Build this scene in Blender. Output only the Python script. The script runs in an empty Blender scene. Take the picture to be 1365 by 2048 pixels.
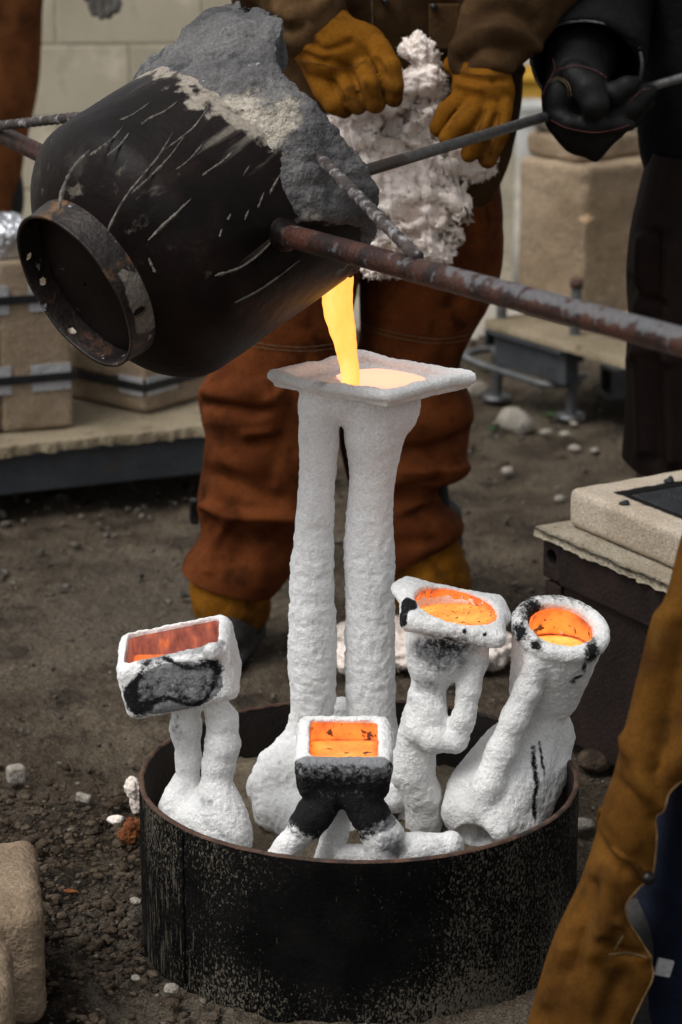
import bpy, bmesh, math, random
import numpy as np
from mathutils import Vector, Matrix

random.seed(7); np.random.seed(7)
scene = bpy.context.scene
COL = scene.collection

# ------------------------------------------------------------------ camera
PITCH = math.radians(16.5); FPX = 5466.0
CAMP = np.array([0.0, -3.5, 1.634])
cd = bpy.data.cameras.new('camera'); cam = bpy.data.objects.new('camera', cd); COL.objects.link(cam)
cam.location = CAMP; cam.rotation_euler = (math.pi/2 - PITCH, 0, 0)
cd.sensor_fit = 'VERTICAL'; cd.sensor_height = 36.0; cd.sensor_width = 24.0
cd.lens = FPX/2048*36.0; cd.clip_start = 0.05; cd.clip_end = 400
cd.dof.use_dof = True; cd.dof.focus_distance = 3.74; cd.dof.aperture_fstop = 5.6
scene.camera = cam
# ------------------------------------------------------------------ sky and light (overcast)
SUN_EL, SUN_AZ = math.radians(58), math.radians(238)     # azimuth from +Y clockwise
w = bpy.data.worlds.new('World'); scene.world = w; w.use_nodes = True
nt = w.node_tree; bg = nt.nodes['Background']
sky = nt.nodes.new('ShaderNodeTexSky'); sky.sky_type = 'NISHITA'; sky.sun_disc = False
sky.sun_elevation = SUN_EL; sky.sun_rotation = SUN_AZ
sky.air_density = 1.0; sky.dust_density = 2.0; sky.ozone_density = 0.6
hs = nt.nodes.new('ShaderNodeHueSaturation'); hs.inputs['Saturation'].default_value = 0.12
nt.links.new(sky.outputs[0], hs.inputs['Color']); nt.links.new(hs.outputs[0], bg.inputs[0])
bg.inputs[1].default_value = 0.105
sd = bpy.data.lights.new('sun', 'SUN'); sd.energy = 1.5; sd.angle = math.radians(36); sd.color = (1.0, 0.985, 0.96)
so = bpy.data.objects.new('sun', sd); COL.objects.link(so)
sdir = Vector((math.sin(SUN_AZ)*math.cos(SUN_EL), math.cos(SUN_AZ)*math.cos(SUN_EL), math.sin(SUN_EL)))
so.rotation_euler = sdir.to_track_quat('Z', 'Y').to_euler(); so.location = sdir*20
vs = scene.view_settings; vs.view_transform = 'Standard'; vs.look = 'None'; vs.gamma = 1.0
vs.use_curve_mapping = False; vs.exposure = 0.62
scene.render.engine = 'CYCLES'
scene.cycles.use_denoising = True; scene.cycles.max_bounces = 5; scene.cycles.diffuse_bounces = 3; scene.cycles.glossy_bounces = 2; scene.cycles.adaptive_threshold = .02

# ------------------------------------------------------------------ helpers: places
R_ = np.array([1.0, 0, 0]); U_ = np.array([0, math.sin(PITCH), math.cos(PITCH)]); F_ = np.array([0, math.cos(PITCH), -math.sin(PITCH)])
def ray(px, py): return F_ + (px-682.5)/FPX*R_ + (1024-py)/FPX*U_
def P(px, py, Y):
    d = ray(px, py); return CAMP + d*((Y-CAMP[1])/d[1])
def PD(px, py, depth): return CAMP + ray(px, py)*depth
def PZ(px, py, z):
    d = ray(px, py); return CAMP + d*((z-CAMP[2])/d[2])
def G(px, py): return PZ(px, py, 0.0)
def depth(p): return float(np.dot(np.asarray(p)-CAMP, F_))
def S(px, p): return px*depth(p)/FPX            # a length seen at place p
def proj(p):
    r = np.asarray(p)-CAMP; d = r@F_; return (682.5+FPX*(r@R_)/d, 1024-FPX*(r@U_)/d, d)
A = np.array
def nrm(v): v = np.asarray(v, float); return v/np.linalg.norm(v)

# ------------------------------------------------------------------ helpers: noise
def _hash(ix, iy, iz, s):
    h = (ix.astype(np.uint32)*np.uint32(374761393)) ^ (iy.astype(np.uint32)*np.uint32(668265263)) ^ (iz.astype(np.uint32)*np.uint32(2147483647-58)) ^ np.uint32((s*1013904223+12345) & 0xffffffff)
    h = (h ^ (h >> np.uint32(13)))*np.uint32(1274126177); h = h ^ (h >> np.uint32(16)); h = h*np.uint32(2246822519); h = h ^ (h >> np.uint32(15))
    return (h & np.uint32(0xffffff)).astype(np.float32)/np.float32(0xffffff)
def vnoise(p, s=0):
    p = np.asarray(p, np.float32); i = np.floor(p); f = p-i; i = i.astype(np.int64); f = f*f*f*(f*(f*6-15)+10)
    x, y, z = i[:, 0], i[:, 1], i[:, 2]; fx, fy, fz = f[:, 0], f[:, 1], f[:, 2]
    def c(a, b, d): return _hash(x+a, y+b, z+d, s)
    x00 = c(0,0,0)*(1-fx)+c(1,0,0)*fx; x10 = c(0,1,0)*(1-fx)+c(1,1,0)*fx
    x01 = c(0,0,1)*(1-fx)+c(1,0,1)*fx; x11 = c(0,1,1)*(1-fx)+c(1,1,1)*fx
    y0 = x00*(1-fy)+x10*fy; y1 = x01*(1-fy)+x11*fy
    return (y0*(1-fz)+y1*fz)*2-1
def fbm(p, octs=4, s=0, gain=.5, kind=None):
    p = np.asarray(p, np.float32); t = 0; a = 1.0; tot = 0
    for o in range(octs):
        n = vnoise(p*(2.03**o)+17.3*o, s+o)
        if kind == 'ridge': n = 1-2*np.abs(n)
        elif kind == 'billow': n = 2*np.abs(n)-1
        t = t+a*n; tot += a; a *= gain
    return t/tot
def sstep(x, a, b):
    t = np.clip((x-a)/(b-a), 0, 1); return t*t*(3-2*t)

# ------------------------------------------------------------------ helpers: objects
def mesh_of(name, V, Fs, smooth=True, attrs=None):
    me = bpy.data.meshes.new(name); V = np.asarray(V, np.float32)
    if isinstance(Fs, np.ndarray):
        k = Fs.shape[1]; nf = len(Fs)
        me.vertices.add(len(V)); me.vertices.foreach_set('co', V.ravel())
        me.loops.add(nf*k); me.loops.foreach_set('vertex_index', Fs.ravel().astype(np.int32))
        me.polygons.add(nf); me.polygons.foreach_set('loop_start', np.arange(0, nf*k, k, dtype=np.int32))
        me.update(calc_edges=True)
    else:
        me.from_pydata([tuple(v) for v in V], [], [tuple(int(i) for i in f) for f in Fs]); me.update()
    if smooth: me.polygons.foreach_set('use_smooth', np.ones(len(me.polygons), bool))
    for k, v in (attrs or {}).items():
        a = me.attributes.new(k, 'FLOAT', 'POINT'); a.data.foreach_set('value', np.asarray(v, np.float32))
    me.validate(); return me
def tag(o, label=None, cat=None, group=None, kind=None):
    if label: o['label'] = label
    if cat: o['category'] = cat
    if group: o['group'] = group
    if kind: o['kind'] = kind
    return o
def origin_of(parent):
    p = A([0.0, 0, 0])
    while parent is not None: p = p+A(parent.location); parent = parent.parent
    return p
def obj(name, V, Fs, mat, parent=None, smooth=True, attrs=None, base=None):
    """one mesh object from world-space vertices; its origin is put at its foot (or at its parent's)"""
    V = np.asarray(V, float)
    if base is None:
        base = A([(V[:, 0].min()+V[:, 0].max())/2, (V[:, 1].min()+V[:, 1].max())/2, V[:, 2].min()])
    me = mesh_of(name, V-base, Fs, smooth, attrs); o = bpy.data.objects.new(name, me); COL.objects.link(o)
    me.materials.append(mat)
    if parent: o.parent = parent; o.location = base-origin_of(parent)
    else: o.location = base
    return o
def thing(name, label, cat, loc, group=None):
    o = bpy.data.objects.new(name, None); COL.objects.link(o); o.location = loc; o.empty_display_size = .05
    return tag(o, label, cat, group)
def copy_piece(src, name, parent, loc, rot=None):
    c = src.copy(); c.name = name; COL.objects.link(c); c.parent = parent; c.location = loc
    if rot is not None: c.rotation_euler = rot
    return c

# ------------------------------------------------------------------ helpers: solid fields -> surface
class Field:
    def __init__(s, lo, hi, h):
        s.lo = A(lo, dtype=float); s.h = h; s.n = np.ceil((A(hi)-s.lo)/h).astype(int)+1
        s.f = np.full(s.n, 1.0, np.float32)
        s.ax = [(s.lo[i]+h*np.arange(s.n[i])).astype(np.float32) for i in range(3)]
    def _sub(s, lo, hi, m):
        a = np.clip(np.floor((A(lo)-m-s.lo)/s.h).astype(int), 0, s.n); b = np.clip(np.ceil((A(hi)+m-s.lo)/s.h).astype(int)+1, 0, s.n)
        sl = tuple(slice(a[i], b[i]) for i in range(3))
        return sl, s.ax[0][sl[0]][:, None, None], s.ax[1][sl[1]][None, :, None], s.ax[2][sl[2]][None, None, :]
    def _mix(s, sl, d, k, op):
        g = s.f[sl]; d = d.astype(np.float32)
        if g.size == 0: return
        if op == 'add':
            if k > 0: hh = np.maximum(k-np.abs(g-d), 0)/k; g = np.minimum(g, d)-hh*hh*k*.25
            else: g = np.minimum(g, d)
        else:
            d = -d
            if k > 0: hh = np.maximum(k-np.abs(g-d), 0)/k; g = np.maximum(g, d)+hh*hh*k*.25
            else: g = np.maximum(g, d)
        s.f[sl] = g
    def cap(s, a, b, ra, rb=None, k=.01, op='add', sq=None):
        rb = ra if rb is None else rb; a = A(a, dtype=float); b = A(b, dtype=float); r = max(ra, rb)
        sl, X, Y, Z = s._sub(np.minimum(a, b)-r, np.maximum(a, b)+r, k+3*s.h)
        d = b-a; L2 = max(float(d@d), 1e-9)
        t = np.clip(((X-a[0])*d[0]+(Y-a[1])*d[1]+(Z-a[2])*d[2])/L2, 0, 1)
        q = np.sqrt((X-a[0]-t*d[0])**2+(Y-a[1]-t*d[1])**2+(Z-a[2]-t*d[2])**2)
        s._mix(sl, q-(ra+(rb-ra)*t), k, op)
    def chain(s, pts, rad, k=.01, op='add'):
        for i in range(len(pts)-1): s.cap(pts[i], pts[i+1], rad[i], rad[i+1], k, op)
    def ell(s, c, r, rot=None, k=.01, op='add'):
        c = A(c, dtype=float); r = A(r, dtype=float); m = r.max()
        ext = r if rot is None else A([m]*3)
        sl, X, Y, Z = s._sub(c-ext, c+ext, k+3*s.h); x, y, z = X-c[0], Y-c[1], Z-c[2]
        if rot is not None:
            M = A(rot); x, y, z = M[0, 0]*x+M[1, 0]*y+M[2, 0]*z, M[0, 1]*x+M[1, 1]*y+M[2, 1]*z, M[0, 2]*x+M[1, 2]*y+M[2, 2]*z
        k0 = np.sqrt((x/r[0])**2+(y/r[1])**2+(z/r[2])**2); k1 = np.sqrt((x/r[0]**2)**2+(y/r[1]**2)**2+(z/r[2]**2)**2)
        s._mix(sl, np.where(k0 < 1e-3, -r.min(), k0*(k0-1)/np.maximum(k1, 1e-6)), k, op)
    def box(s, c, half, rot=None, rnd=.005, k=.0, op='add', taper=None):
        c = A(c, dtype=float); hf = A(half, dtype=float); m = np.linalg.norm(hf)
        ext = hf if rot is None else A([m]*3)
        sl, X, Y, Z = s._sub(c-ext, c+ext, k+3*s.h); x, y, z = X-c[0], Y-c[1], Z-c[2]
        if rot is not None:
            M = A(rot); x, y, z = M[0, 0]*x+M[1, 0]*y+M[2, 0]*z, M[0, 1]*x+M[1, 1]*y+M[2, 1]*z, M[0, 2]*x+M[1, 2]*y+M[2, 2]*z
        sc = 1.0 if taper is None else (1+taper*(z/hf[2]))
        qx, qy, qz = np.abs(x)-hf[0]*sc+rnd, np.abs(y)-hf[1]*sc+rnd, np.abs(z)-hf[2]+rnd
        d = np.sqrt(np.maximum(qx, 0)**2+np.maximum(qy, 0)**2+np.maximum(qz, 0)**2)+np.minimum(np.maximum(np.maximum(qx, qy), qz), 0)-rnd
        s._mix(sl, d, k, op)
    def cone(s, a, b, ra, rb, rnd=.004, k=.0, op='add', sx=1.0, side=None):
        """capped cone from a to b"""
        a = A(a, dtype=float); b = A(b, dtype=float); r = max(ra, rb)*max(sx, 1)
        sl, X, Y, Z = s._sub(np.minimum(a, b)-r, np.maximum(a, b)+r, k+3*s.h); L = np.linalg.norm(b-a); d = (b-a)/L
        t = (X-a[0])*d[0]+(Y-a[1])*d[1]+(Z-a[2])*d[2]
        rx, ry, rz = X-a[0]-t*d[0], Y-a[1]-t*d[1], Z-a[2]-t*d[2]
        q = np.sqrt(rx*rx+ry*ry+rz*rz)
        if side is not None:
            u = nrm(side); uu = rx*u[0]+ry*u[1]+rz*u[2]; q = np.sqrt(np.maximum(q*q-uu*uu, 0)+(uu/sx)**2)
        rr = ra+(rb-ra)*np.clip(t/L, 0, 1)
        qa = q-rr+rnd; qb = np.abs(t-L/2)-L/2+rnd
        s._mix(sl, np.sqrt(np.maximum(qa, 0)**2+np.maximum(qb, 0)**2)+np.minimum(np.maximum(qa, qb), 0)-rnd, k, op)
    def prism(s, quad, z0, z1, rnd=.004, k=.0, op='add'):
        """upright prism over a convex outline given anticlockwise"""
        q = A(quad, dtype=float)[:, :2]; sl, X, Y, Z = s._sub([*q.min(0), z0], [*q.max(0), z1], k+3*s.h)
        d = np.maximum(z0-Z, Z-z1)+0*X+0*Y
        for i in range(len(q)):
            e = q[(i+1) % len(q)]-q[i]; n_ = A([e[1], -e[0]])/np.linalg.norm(e); d = np.maximum(d, (X-q[i, 0])*n_[0]+(Y-q[i, 1])*n_[1]+0*Z)
        s._mix(sl, d, k, op)
    def plane_cut(s, p, n):
        n = nrm(n); X, Y, Z = s.ax[0][:, None, None], s.ax[1][None, :, None], s.ax[2][None, None, :]
        s.f = np.maximum(s.f, ((X-p[0])*n[0]+(Y-p[1])*n[1]+(Z-p[2])*n[2]).astype(np.float32))
    def mesh(s):
        f = s.f.copy()
        for ax in range(3):           # closed at the border
            i0 = [slice(None)]*3; i0[ax] = 0; f[tuple(i0)] = np.maximum(f[tuple(i0)], 1e-3); i0[ax] = -1; f[tuple(i0)] = np.maximum(f[tuple(i0)], 1e-3)
        ins = f < 0; nx, ny, nz = f.shape
        cnt = np.zeros((nx-1, ny-1, nz-1), np.int8)
        for a in (0, 1):
            for b in (0, 1):
                for c in (0, 1): cnt += ins[a:nx-1+a, b:ny-1+b, c:nz-1+c]
        act = (cnt > 0) & (cnt < 8); idx = -np.ones(act.shape, np.int32); ii = np.argwhere(act); idx[act] = np.arange(len(ii))
        acc = np.zeros((len(ii), 3)); num = np.zeros(len(ii))
        cor = [(a, b, c) for a in (0, 1) for b in (0, 1) for c in (0, 1)]
        val = {c: f[ii[:, 0]+c[0], ii[:, 1]+c[1], ii[:, 2]+c[2]] for c in cor}
        for c in cor:
            for ax in range(3):
                if c[ax]: continue
                d = list(c); d[ax] = 1; d = tuple(d); v0, v1 = val[c], val[d]; m = (v0 < 0) != (v1 < 0)
                t = v0[m]/(v0[m]-v1[m]); q = np.tile(A(c, dtype=float), (int(m.sum()), 1)); q[:, ax] = t; acc[m] += q; num[m] += 1
        V = s.lo+(ii+acc/num[:, None])*s.h
        Q = []
        for ax in range(3):
            sl0 = [slice(1, -1)]*3; sl1 = [slice(1, -1)]*3; sl0[ax] = slice(0, -1); sl1[ax] = slice(1, None)
            a_, b_ = ins[tuple(sl0)], ins[tuple(sl1)]; e = np.argwhere(a_ != b_)
            if not len(e): continue
            flip = a_[e[:, 0], e[:, 1], e[:, 2]]; e = e+1; e[:, ax] -= 1
            o1, o2 = (ax+1) % 3, (ax+2) % 3; q = []
            for (u, v) in ((1, 1), (0, 1), (0, 0), (1, 0)):
                c = e.copy(); c[:, o1] -= u; c[:, o2] -= v; q.append(idx[c[:, 0], c[:, 1], c[:, 2]])
            q = np.stack(q, 1); q[~flip] = q[~flip][:, ::-1]; Q.append(q)
        return V, np.concatenate(Q)
def vnormals(V, Q):
    n = np.zeros_like(V)
    fn = np.cross(V[Q[:, 2]]-V[Q[:, 0]], V[Q[:, 3 if Q.shape[1] == 4 else 1]]-V[Q[:, 1 if Q.shape[1] == 4 else 0]])
    for i in range(Q.shape[1]):
        for k in range(3): n[:, k] += np.bincount(Q[:, i], fn[:, k], len(V))
    return n/np.maximum(np.linalg.norm(n, axis=1), 1e-12)[:, None]
def smooth_mesh(V, Q, it=1, lam=.5):
    for _ in range(it):
        acc = np.zeros_like(V); c = np.zeros(len(V))
        for i in range(4):
            a, b = Q[:, i], Q[:, (i+1) % 4]
            for k in range(3): acc[:, k] += np.bincount(a, V[b, k], len(V))+np.bincount(b, V[a, k], len(V))
            c += np.bincount(a, minlength=len(V))+np.bincount(b, minlength=len(V))
        V = V*(1-lam)+lam*acc/np.maximum(c, 1)[:, None]
    return V
def crumple(V, Q, terms):
    """push vertices along their normals: terms = (amplitude, frequency (scalar or xyz), octaves, seed, kind)"""
    n = vnormals(V, Q); d = np.zeros(len(V))
    for (amp, fr, oc, sd_, kind) in terms: d = d+amp*fbm(V*np.asarray(fr), oc, sd_, kind=kind)
    return V+n*d[:, None]

# ------------------------------------------------------------------ helpers: sheets, tubes, boxes
def catmull(T, n):
    T = A(T, dtype=float); m = len(T); t = np.linspace(0, m-1, n); i = np.clip(t.astype(int), 0, m-2); f = (t-i)[:, None]
    g = lambda j: T[np.clip(j, 0, m-1)]
    p0, p1, p2, p3 = g(i-1), g(i), g(i+1), g(i+2)
    return .5*((2*p1)+(-p0+p2)*f+(2*p0-5*p1+4*p2-p3)*f*f+(-p0+3*p1-3*p2+p3)*f**3)
def grid_faces(n, m, closed=True):
    i = np.arange(n-1)[:, None]; j = np.arange(m if closed else m-1)[None, :]
    a = i*m+j; b = i*m+(j+1) % m; c = (i+1)*m+(j+1) % m; d = (i+1)*m+j
    return np.stack([a.ravel(), b.ravel(), c.ravel(), d.ravel()], 1)
def tube(pts, rad, m=12, cap=True, n=None):
    pts = A(pts, dtype=float); rad = np.broadcast_to(np.asarray(rad, float), (len(pts),)).copy()
    if n: T = catmull(np.column_stack([pts, rad]), n); pts, rad = T[:, :3], T[:, 3]
    V = []; up = A([.13, .21, .97]); L = len(pts)
    for i in range(L):
        d = nrm(pts[min(i+1, L-1)]-pts[max(i-1, 0)]); x = np.cross(d, up)
        if np.linalg.norm(x) < .05: x = np.cross(d, A([1, 0, 0]))
        x = nrm(x); y = np.cross(d, x)
        a = np.arange(m)/m*2*math.pi; V.append(pts[i]+rad[i]*(np.cos(a)[:, None]*x+np.sin(a)[:, None]*y))
    V = np.concatenate(V); Fq = [tuple(q) for q in grid_faces(L, m)]
    if cap: Fq += [tuple(range(m))[::-1], tuple(range((L-1)*m, L*m))]
    return V, Fq
def boxv(c, half, rot=None):
    c = A(c, dtype=float); h = A(half, dtype=float)
    v = A([(x, y, z) for x in (-1, 1) for y in (-1, 1) for z in (-1, 1)], dtype=float)*h
    if rot is not None: v = v@A(rot).T
    return v+c, [(0, 1, 3, 2), (4, 6, 7, 5), (0, 4, 5, 1), (2, 3, 7, 6), (0, 2, 6, 4), (1, 5, 7, 3)]
def bevel_box(half, bev=.003, seg=2):
    bm = bmesh.new(); bmesh.ops.create_cube(bm, size=2.0)
    for v in bm.verts: v.co = Vector((v.co.x*half[0], v.co.y*half[1], v.co.z*half[2]))
    bmesh.ops.bevel(bm, geom=bm.edges[:], offset=bev, segments=seg, affect='EDGES', profile=.6)
    V = A([v.co[:] for v in bm.verts]); bm.verts.index_update(); Fs = [tuple(v.index for v in f.verts) for f in bm.faces]; bm.free()
    return V, Fs
def rotz(a): c, s = math.cos(a), math.sin(a); return A([[c, -s, 0], [s, c, 0], [0, 0, 1.0]])
def box_obj(name, c, half, mat, parent=None, rot=None, bev=.003, base=None):
    V, Fs = bevel_box(half, bev); V = (V@A(rot).T if rot is not None else V)+A(c)
    return obj(name, V, Fs, mat, parent, smooth=False, base=base)
def join(parts):
    V = []; Fs = []; o = 0
    for v, f in parts: V.append(v); Fs += [tuple(int(i)+o for i in q) for q in f]; o += len(v)
    return np.concatenate(V), Fs
def loft(rows, n=120, m=96, sup=2.3):
    """rows (py, left px, right px, Y, half depth m[, dip px]) -> rings of a closed garment tube"""
    T = catmull([r if len(r) == 6 else tuple(r)+(0,) for r in rows], n); V = []; UV = []
    a = np.arange(m)/m*2*math.pi; ca, sa = np.cos(a), np.sin(a)
    cx = np.sign(ca)*np.abs(ca)**(2/sup); sy = np.sign(sa)*np.abs(sa)**(2/sup)
    for (py, l, r, Y, dp, dip) in T:
        c = P((l+r)/2, py, Y); wd = S((r-l)/2, c)
        V.append(np.stack([c[0]+wd*cx, c[1]+dp*sy, c[2]+cx*S(-dip, c)], 1))
    return np.concatenate(V), grid_faces(n, m)
def ico(sub=2):
    bm = bmesh.new(); bmesh.ops.create_icosphere(bm, subdivisions=sub, radius=1.0)
    V = A([v.co[:] for v in bm.verts]); bm.verts.index_update(); Fs = A([[v.index for v in f.verts] for f in bm.faces]); bm.free(); return V, Fs

# ------------------------------------------------------------------ helpers: materials
def _ramp(t, v, lo, hi):
    n = t.nodes.new('ShaderNodeMapRange'); n.interpolation_type = 'SMOOTHSTEP'; n.clamp = True
    t.links.new(v, n.inputs['Value']); n.inputs['From Min'].default_value = lo; n.inputs['From Max'].default_value = hi; return n.outputs[0]
def _noise(t, co, scale, detail=6, rough=.55, stretch=None, dist=0):
    if stretch:
        mp = t.nodes.new('ShaderNodeMapping'); mp.inputs['Scale'].default_value = stretch; t.links.new(co, mp.inputs['Vector']); co = mp.outputs[0]
    n = t.nodes.new('ShaderNodeTexNoise'); n.inputs['Scale'].default_value = scale; n.inputs['Detail'].default_value = detail
    n.inputs['Roughness'].default_value = rough; n.inputs['Distortion'].default_value = dist; t.links.new(co, n.inputs['Vector']); return n.outputs[0]
def _math(t, op, a, b):
    n = t.nodes.new('ShaderNodeMath'); n.operation = op
    for i, v in enumerate((a, b)):
        if isinstance(v, (int, float)): n.inputs[i].default_value = v
        else: t.links.new(v, n.inputs[i])
    return n.outputs[0]
def _mixc(t, fac, a, b):
    n = t.nodes.new('ShaderNodeMix'); n.data_type = 'RGBA'
    for k, v in (('Factor', fac),):
        if isinstance(v, (int, float)): n.inputs[0].default_value = v
        else: t.links.new(v, n.inputs[0])
    for i, v in ((6, a), (7, b)):
        if isinstance(v, tuple): n.inputs[i].default_value = (*v, 1)
        else: t.links.new(v, n.inputs[i])
    return n.outputs[2]
def mat(name, c1, c2=None, scale=8, rough=.8, bump=.3, bscale=60, bdist=.004, detail=4, metal=0, layers=(), bumps=(), spec=.4, sheen=0, lo=.35, hi=.65, grain=.22, gscale=190, attr_co=None):
    m = bpy.data.materials.new(name); m.use_nodes = True; t = m.node_tree; b = t.nodes['Principled BSDF']
    if attr_co:
        xs = []
        for k in attr_co:
            an = t.nodes.new('ShaderNodeAttribute'); an.attribute_name = k; xs.append(an.outputs['Fac'])
        cmb = t.nodes.new('ShaderNodeCombineXYZ')
        for i, x in enumerate(xs): t.links.new(x, cmb.inputs[i])
        aco = cmb.outputs[0]
    co = t.nodes.new('ShaderNodeTexCoord').outputs['Object']
    c = _mixc(t, _ramp(t, _noise(t, co, scale, detail), lo, hi), tuple(c1), tuple(c2 or c1))
    rsock = None
    for L in layers:                       # dict(c, attr/scale, lo, hi, stretch, amt)
        cc = aco if L.get('on') == 'attr' else co
        n = _noise(t, cc, L.get('scale', 20), L.get('detail', 4), L.get('nr', .6), L.get('stretch'), L.get('dist', 0))
        if 'attr' in L:
            an = t.nodes.new('ShaderNodeAttribute'); an.attribute_name = L['attr']
            n = _math(t, 'ADD', an.outputs['Fac'], _math(t, 'MULTIPLY', _math(t, 'SUBTRACT', n, .5), 2.0*L.get('amt', .6)))
        k = _ramp(t, n, L['lo'], L['hi'])
        if 'a' in L: k = _math(t, 'MULTIPLY', k, L['a'])
        c = _mixc(t, k, c, tuple(L['c']))
        if 'rough' in L: rsock = (k, L['rough'])
    if grain > 0:                          # fine light and dark grain of the material itself
        gv = t.nodes.new('ShaderNodeMapRange'); gv.inputs['From Min'].default_value = .32; gv.inputs['From Max'].default_value = .68
        gv.inputs['To Min'].default_value = 1-grain; gv.inputs['To Max'].default_value = 1+grain; t.links.new(_noise(t, co, gscale, 2, .7), gv.inputs['Value'])
        vm = t.nodes.new('ShaderNodeVectorMath'); vm.operation = 'SCALE'; t.links.new(c, vm.inputs[0]); t.links.new(gv.outputs[0], vm.inputs['Scale']); c = vm.outputs[0]
    t.links.new(c, b.inputs['Base Color']); b.inputs['Roughness'].default_value = rough; b.inputs['Metallic'].default_value = metal
    if rsock:
        r_ = _math(t, 'ADD', _math(t, 'MULTIPLY', rsock[0], rsock[1]-rough), rough); t.links.new(r_, b.inputs['Roughness'])
    b.inputs['Specular IOR Level'].default_value = spec
    if sheen: b.inputs['Sheen Weight'].default_value = sheen; b.inputs['Sheen Roughness'].default_value = .6
    hgt = None; prev = None
    bl = [(bump, bscale, bdist, None)]+list(bumps)
    for (s_, sc_, ds_, st_) in bl:
        if s_ <= 0: continue
        bn = t.nodes.new('ShaderNodeBump'); bn.inputs['Strength'].default_value = s_; bn.inputs['Distance'].default_value = ds_*4.0
        t.links.new(_noise(t, co, sc_, 3, .6, st_), bn.inputs['Height'])
        if prev: t.links.new(prev, bn.inputs['Normal'])
        prev = bn.outputs[0]
    if prev: t.links.new(prev, b.inputs['Normal'])
    return m
def hot(name, stops, strength, attr='glowing', nscale=60, namt=.25, stretch=None, crust=None):
    """glowing metal: colour and strength from the heat stored per vertex"""
    m = bpy.data.materials.new(name); m.use_nodes = True; t = m.node_tree; b = t.nodes['Principled BSDF']
    co = t.nodes.new('ShaderNodeTexCoord').outputs['Object']; an = t.nodes.new('ShaderNodeAttribute'); an.attribute_name = attr
    v = _math(t, 'ADD', an.outputs['Fac'], _math(t, 'MULTIPLY', _math(t, 'SUBTRACT', _noise(t, co, nscale, 5, .6, stretch), .5), namt))
    r = t.nodes.new('ShaderNodeValToRGB'); e = r.color_ramp.elements
    e.remove(e[1]); e[0].position = stops[0][0]; e[0].color = (*stops[0][1], 1)
    for (p_, c_) in stops[1:]: x_ = e.new(p_); x_.color = (*c_, 1)
    t.links.new(v, r.inputs[0]); out = r.outputs[0]
    for (sc_, lo_, hi_, st_) in (crust or ()):
        out = _mixc(t, _ramp(t, _noise(t, co, sc_, 4, .55, st_), lo_, hi_), out, (.03, .008, .004))
    t.links.new(out, b.inputs['Emission Color']); b.inputs['Emission Strength'].default_value = strength
    b.inputs['Base Color'].default_value = (.05, .03, .025, 1); b.inputs['Roughness'].default_value = .6
    return m

# =================================================================== materials
M_dirt = mat('dirt', (.0541, .0410, .0279), (.1144, .0890, .0614), scale=5, rough=.95, bump=.7, bscale=70, bdist=.008, spec=.15,
             layers=[dict(c=(.1560, .1220, .0856), scale=3.2, lo=.50, hi=.66, a=.6), dict(c=(.0229, .0180, .0140), scale=9, lo=.52, hi=.68, a=.7), dict(c=(.2080, .1800, .1395), scale=150, lo=.66, hi=.74, a=.6),
                     dict(c=(.0166, .0135, .0107), attr='wet', scale=16, lo=.35, hi=.8, amt=.7, a=.8), dict(c=(.1092, .0900, .0679), attr='dry', scale=20, lo=.4, hi=.9, amt=.5, a=.8)],
             bumps=[(.6, 330, .003, None)], grain=.5, gscale=220)
M_conc = mat('concrete', (.26, .235, .195), (.37, .335, .28), scale=3, rough=.9, bump=.25, bscale=60,
             layers=[dict(c=(.10, .09, .08), scale=2.2, stretch=(1, 5, 1), lo=.56, hi=.72, a=.8)])
M_block = mat('painted_block', (.4216, .3713, .2750), (.4960, .4403, .3300), scale=4, rough=.85, bump=.12, bscale=90, grain=.08,
              layers=[dict(c=(.1860, .1607, .1265), scale=5, stretch=(1.2, 1, .45), lo=.60, hi=.76, a=.75), dict(c=(.7192, .6426, .4950), scale=9, lo=.55, hi=.7, a=.5)])
M_mortar = mat('painted_mortar', (.3780, .3327, .2464), (.4662, .4114, .3080), scale=10, rough=.9, bump=.4, bscale=80,
               layers=[dict(c=(.1512, .1331, .1008), scale=5, lo=.56, hi=.70, a=.8)])
M_ring = mat('sooted_steel', (.0022, .0021, .0020), (.0055, .0050, .0048), scale=14, rough=.75, bump=.30, bscale=260, bdist=.0012, spec=.05,
             layers=[dict(c=(.125, .11, .085), attr='grit', scale=300, stretch=(1, 1, .6), lo=.48, hi=.70, amt=1.3, a=.85, nr=.75),
                     dict(c=(.09, .078, .06), attr='drip', scale=190, stretch=(1, 1, .12), lo=.50, hi=.72, amt=1.2, a=.6)])
M_ring_in = mat('ring_inside_steel', (.010, .0075, .0065), (.020, .015, .0125), scale=10, rough=.6, bump=.2, bscale=120, spec=.4,
                layers=[dict(c=(.036, .02, .014), scale=6, lo=.55, hi=.75, a=.6)])
M_rim = mat('rusty_edge', (.05, .022, .013), (.095, .05, .03), scale=30, rough=.75, bump=.3, bscale=200, layers=[dict(c=(.03, .02, .016), scale=18, lo=.5, hi=.65)])
M_sand = mat('casting_sand', (.1668, .1305, .0914), (.2465, .2030, .1450), scale=30, rough=.97, bump=.8, bscale=420, bdist=.003, spec=.1,
             layers=[dict(c=(.1305, .1015, .0725), scale=25, lo=.56, hi=.7, a=.6), dict(c=(.7250, .6670, .5800), scale=300, lo=.69, hi=.74)])

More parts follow.
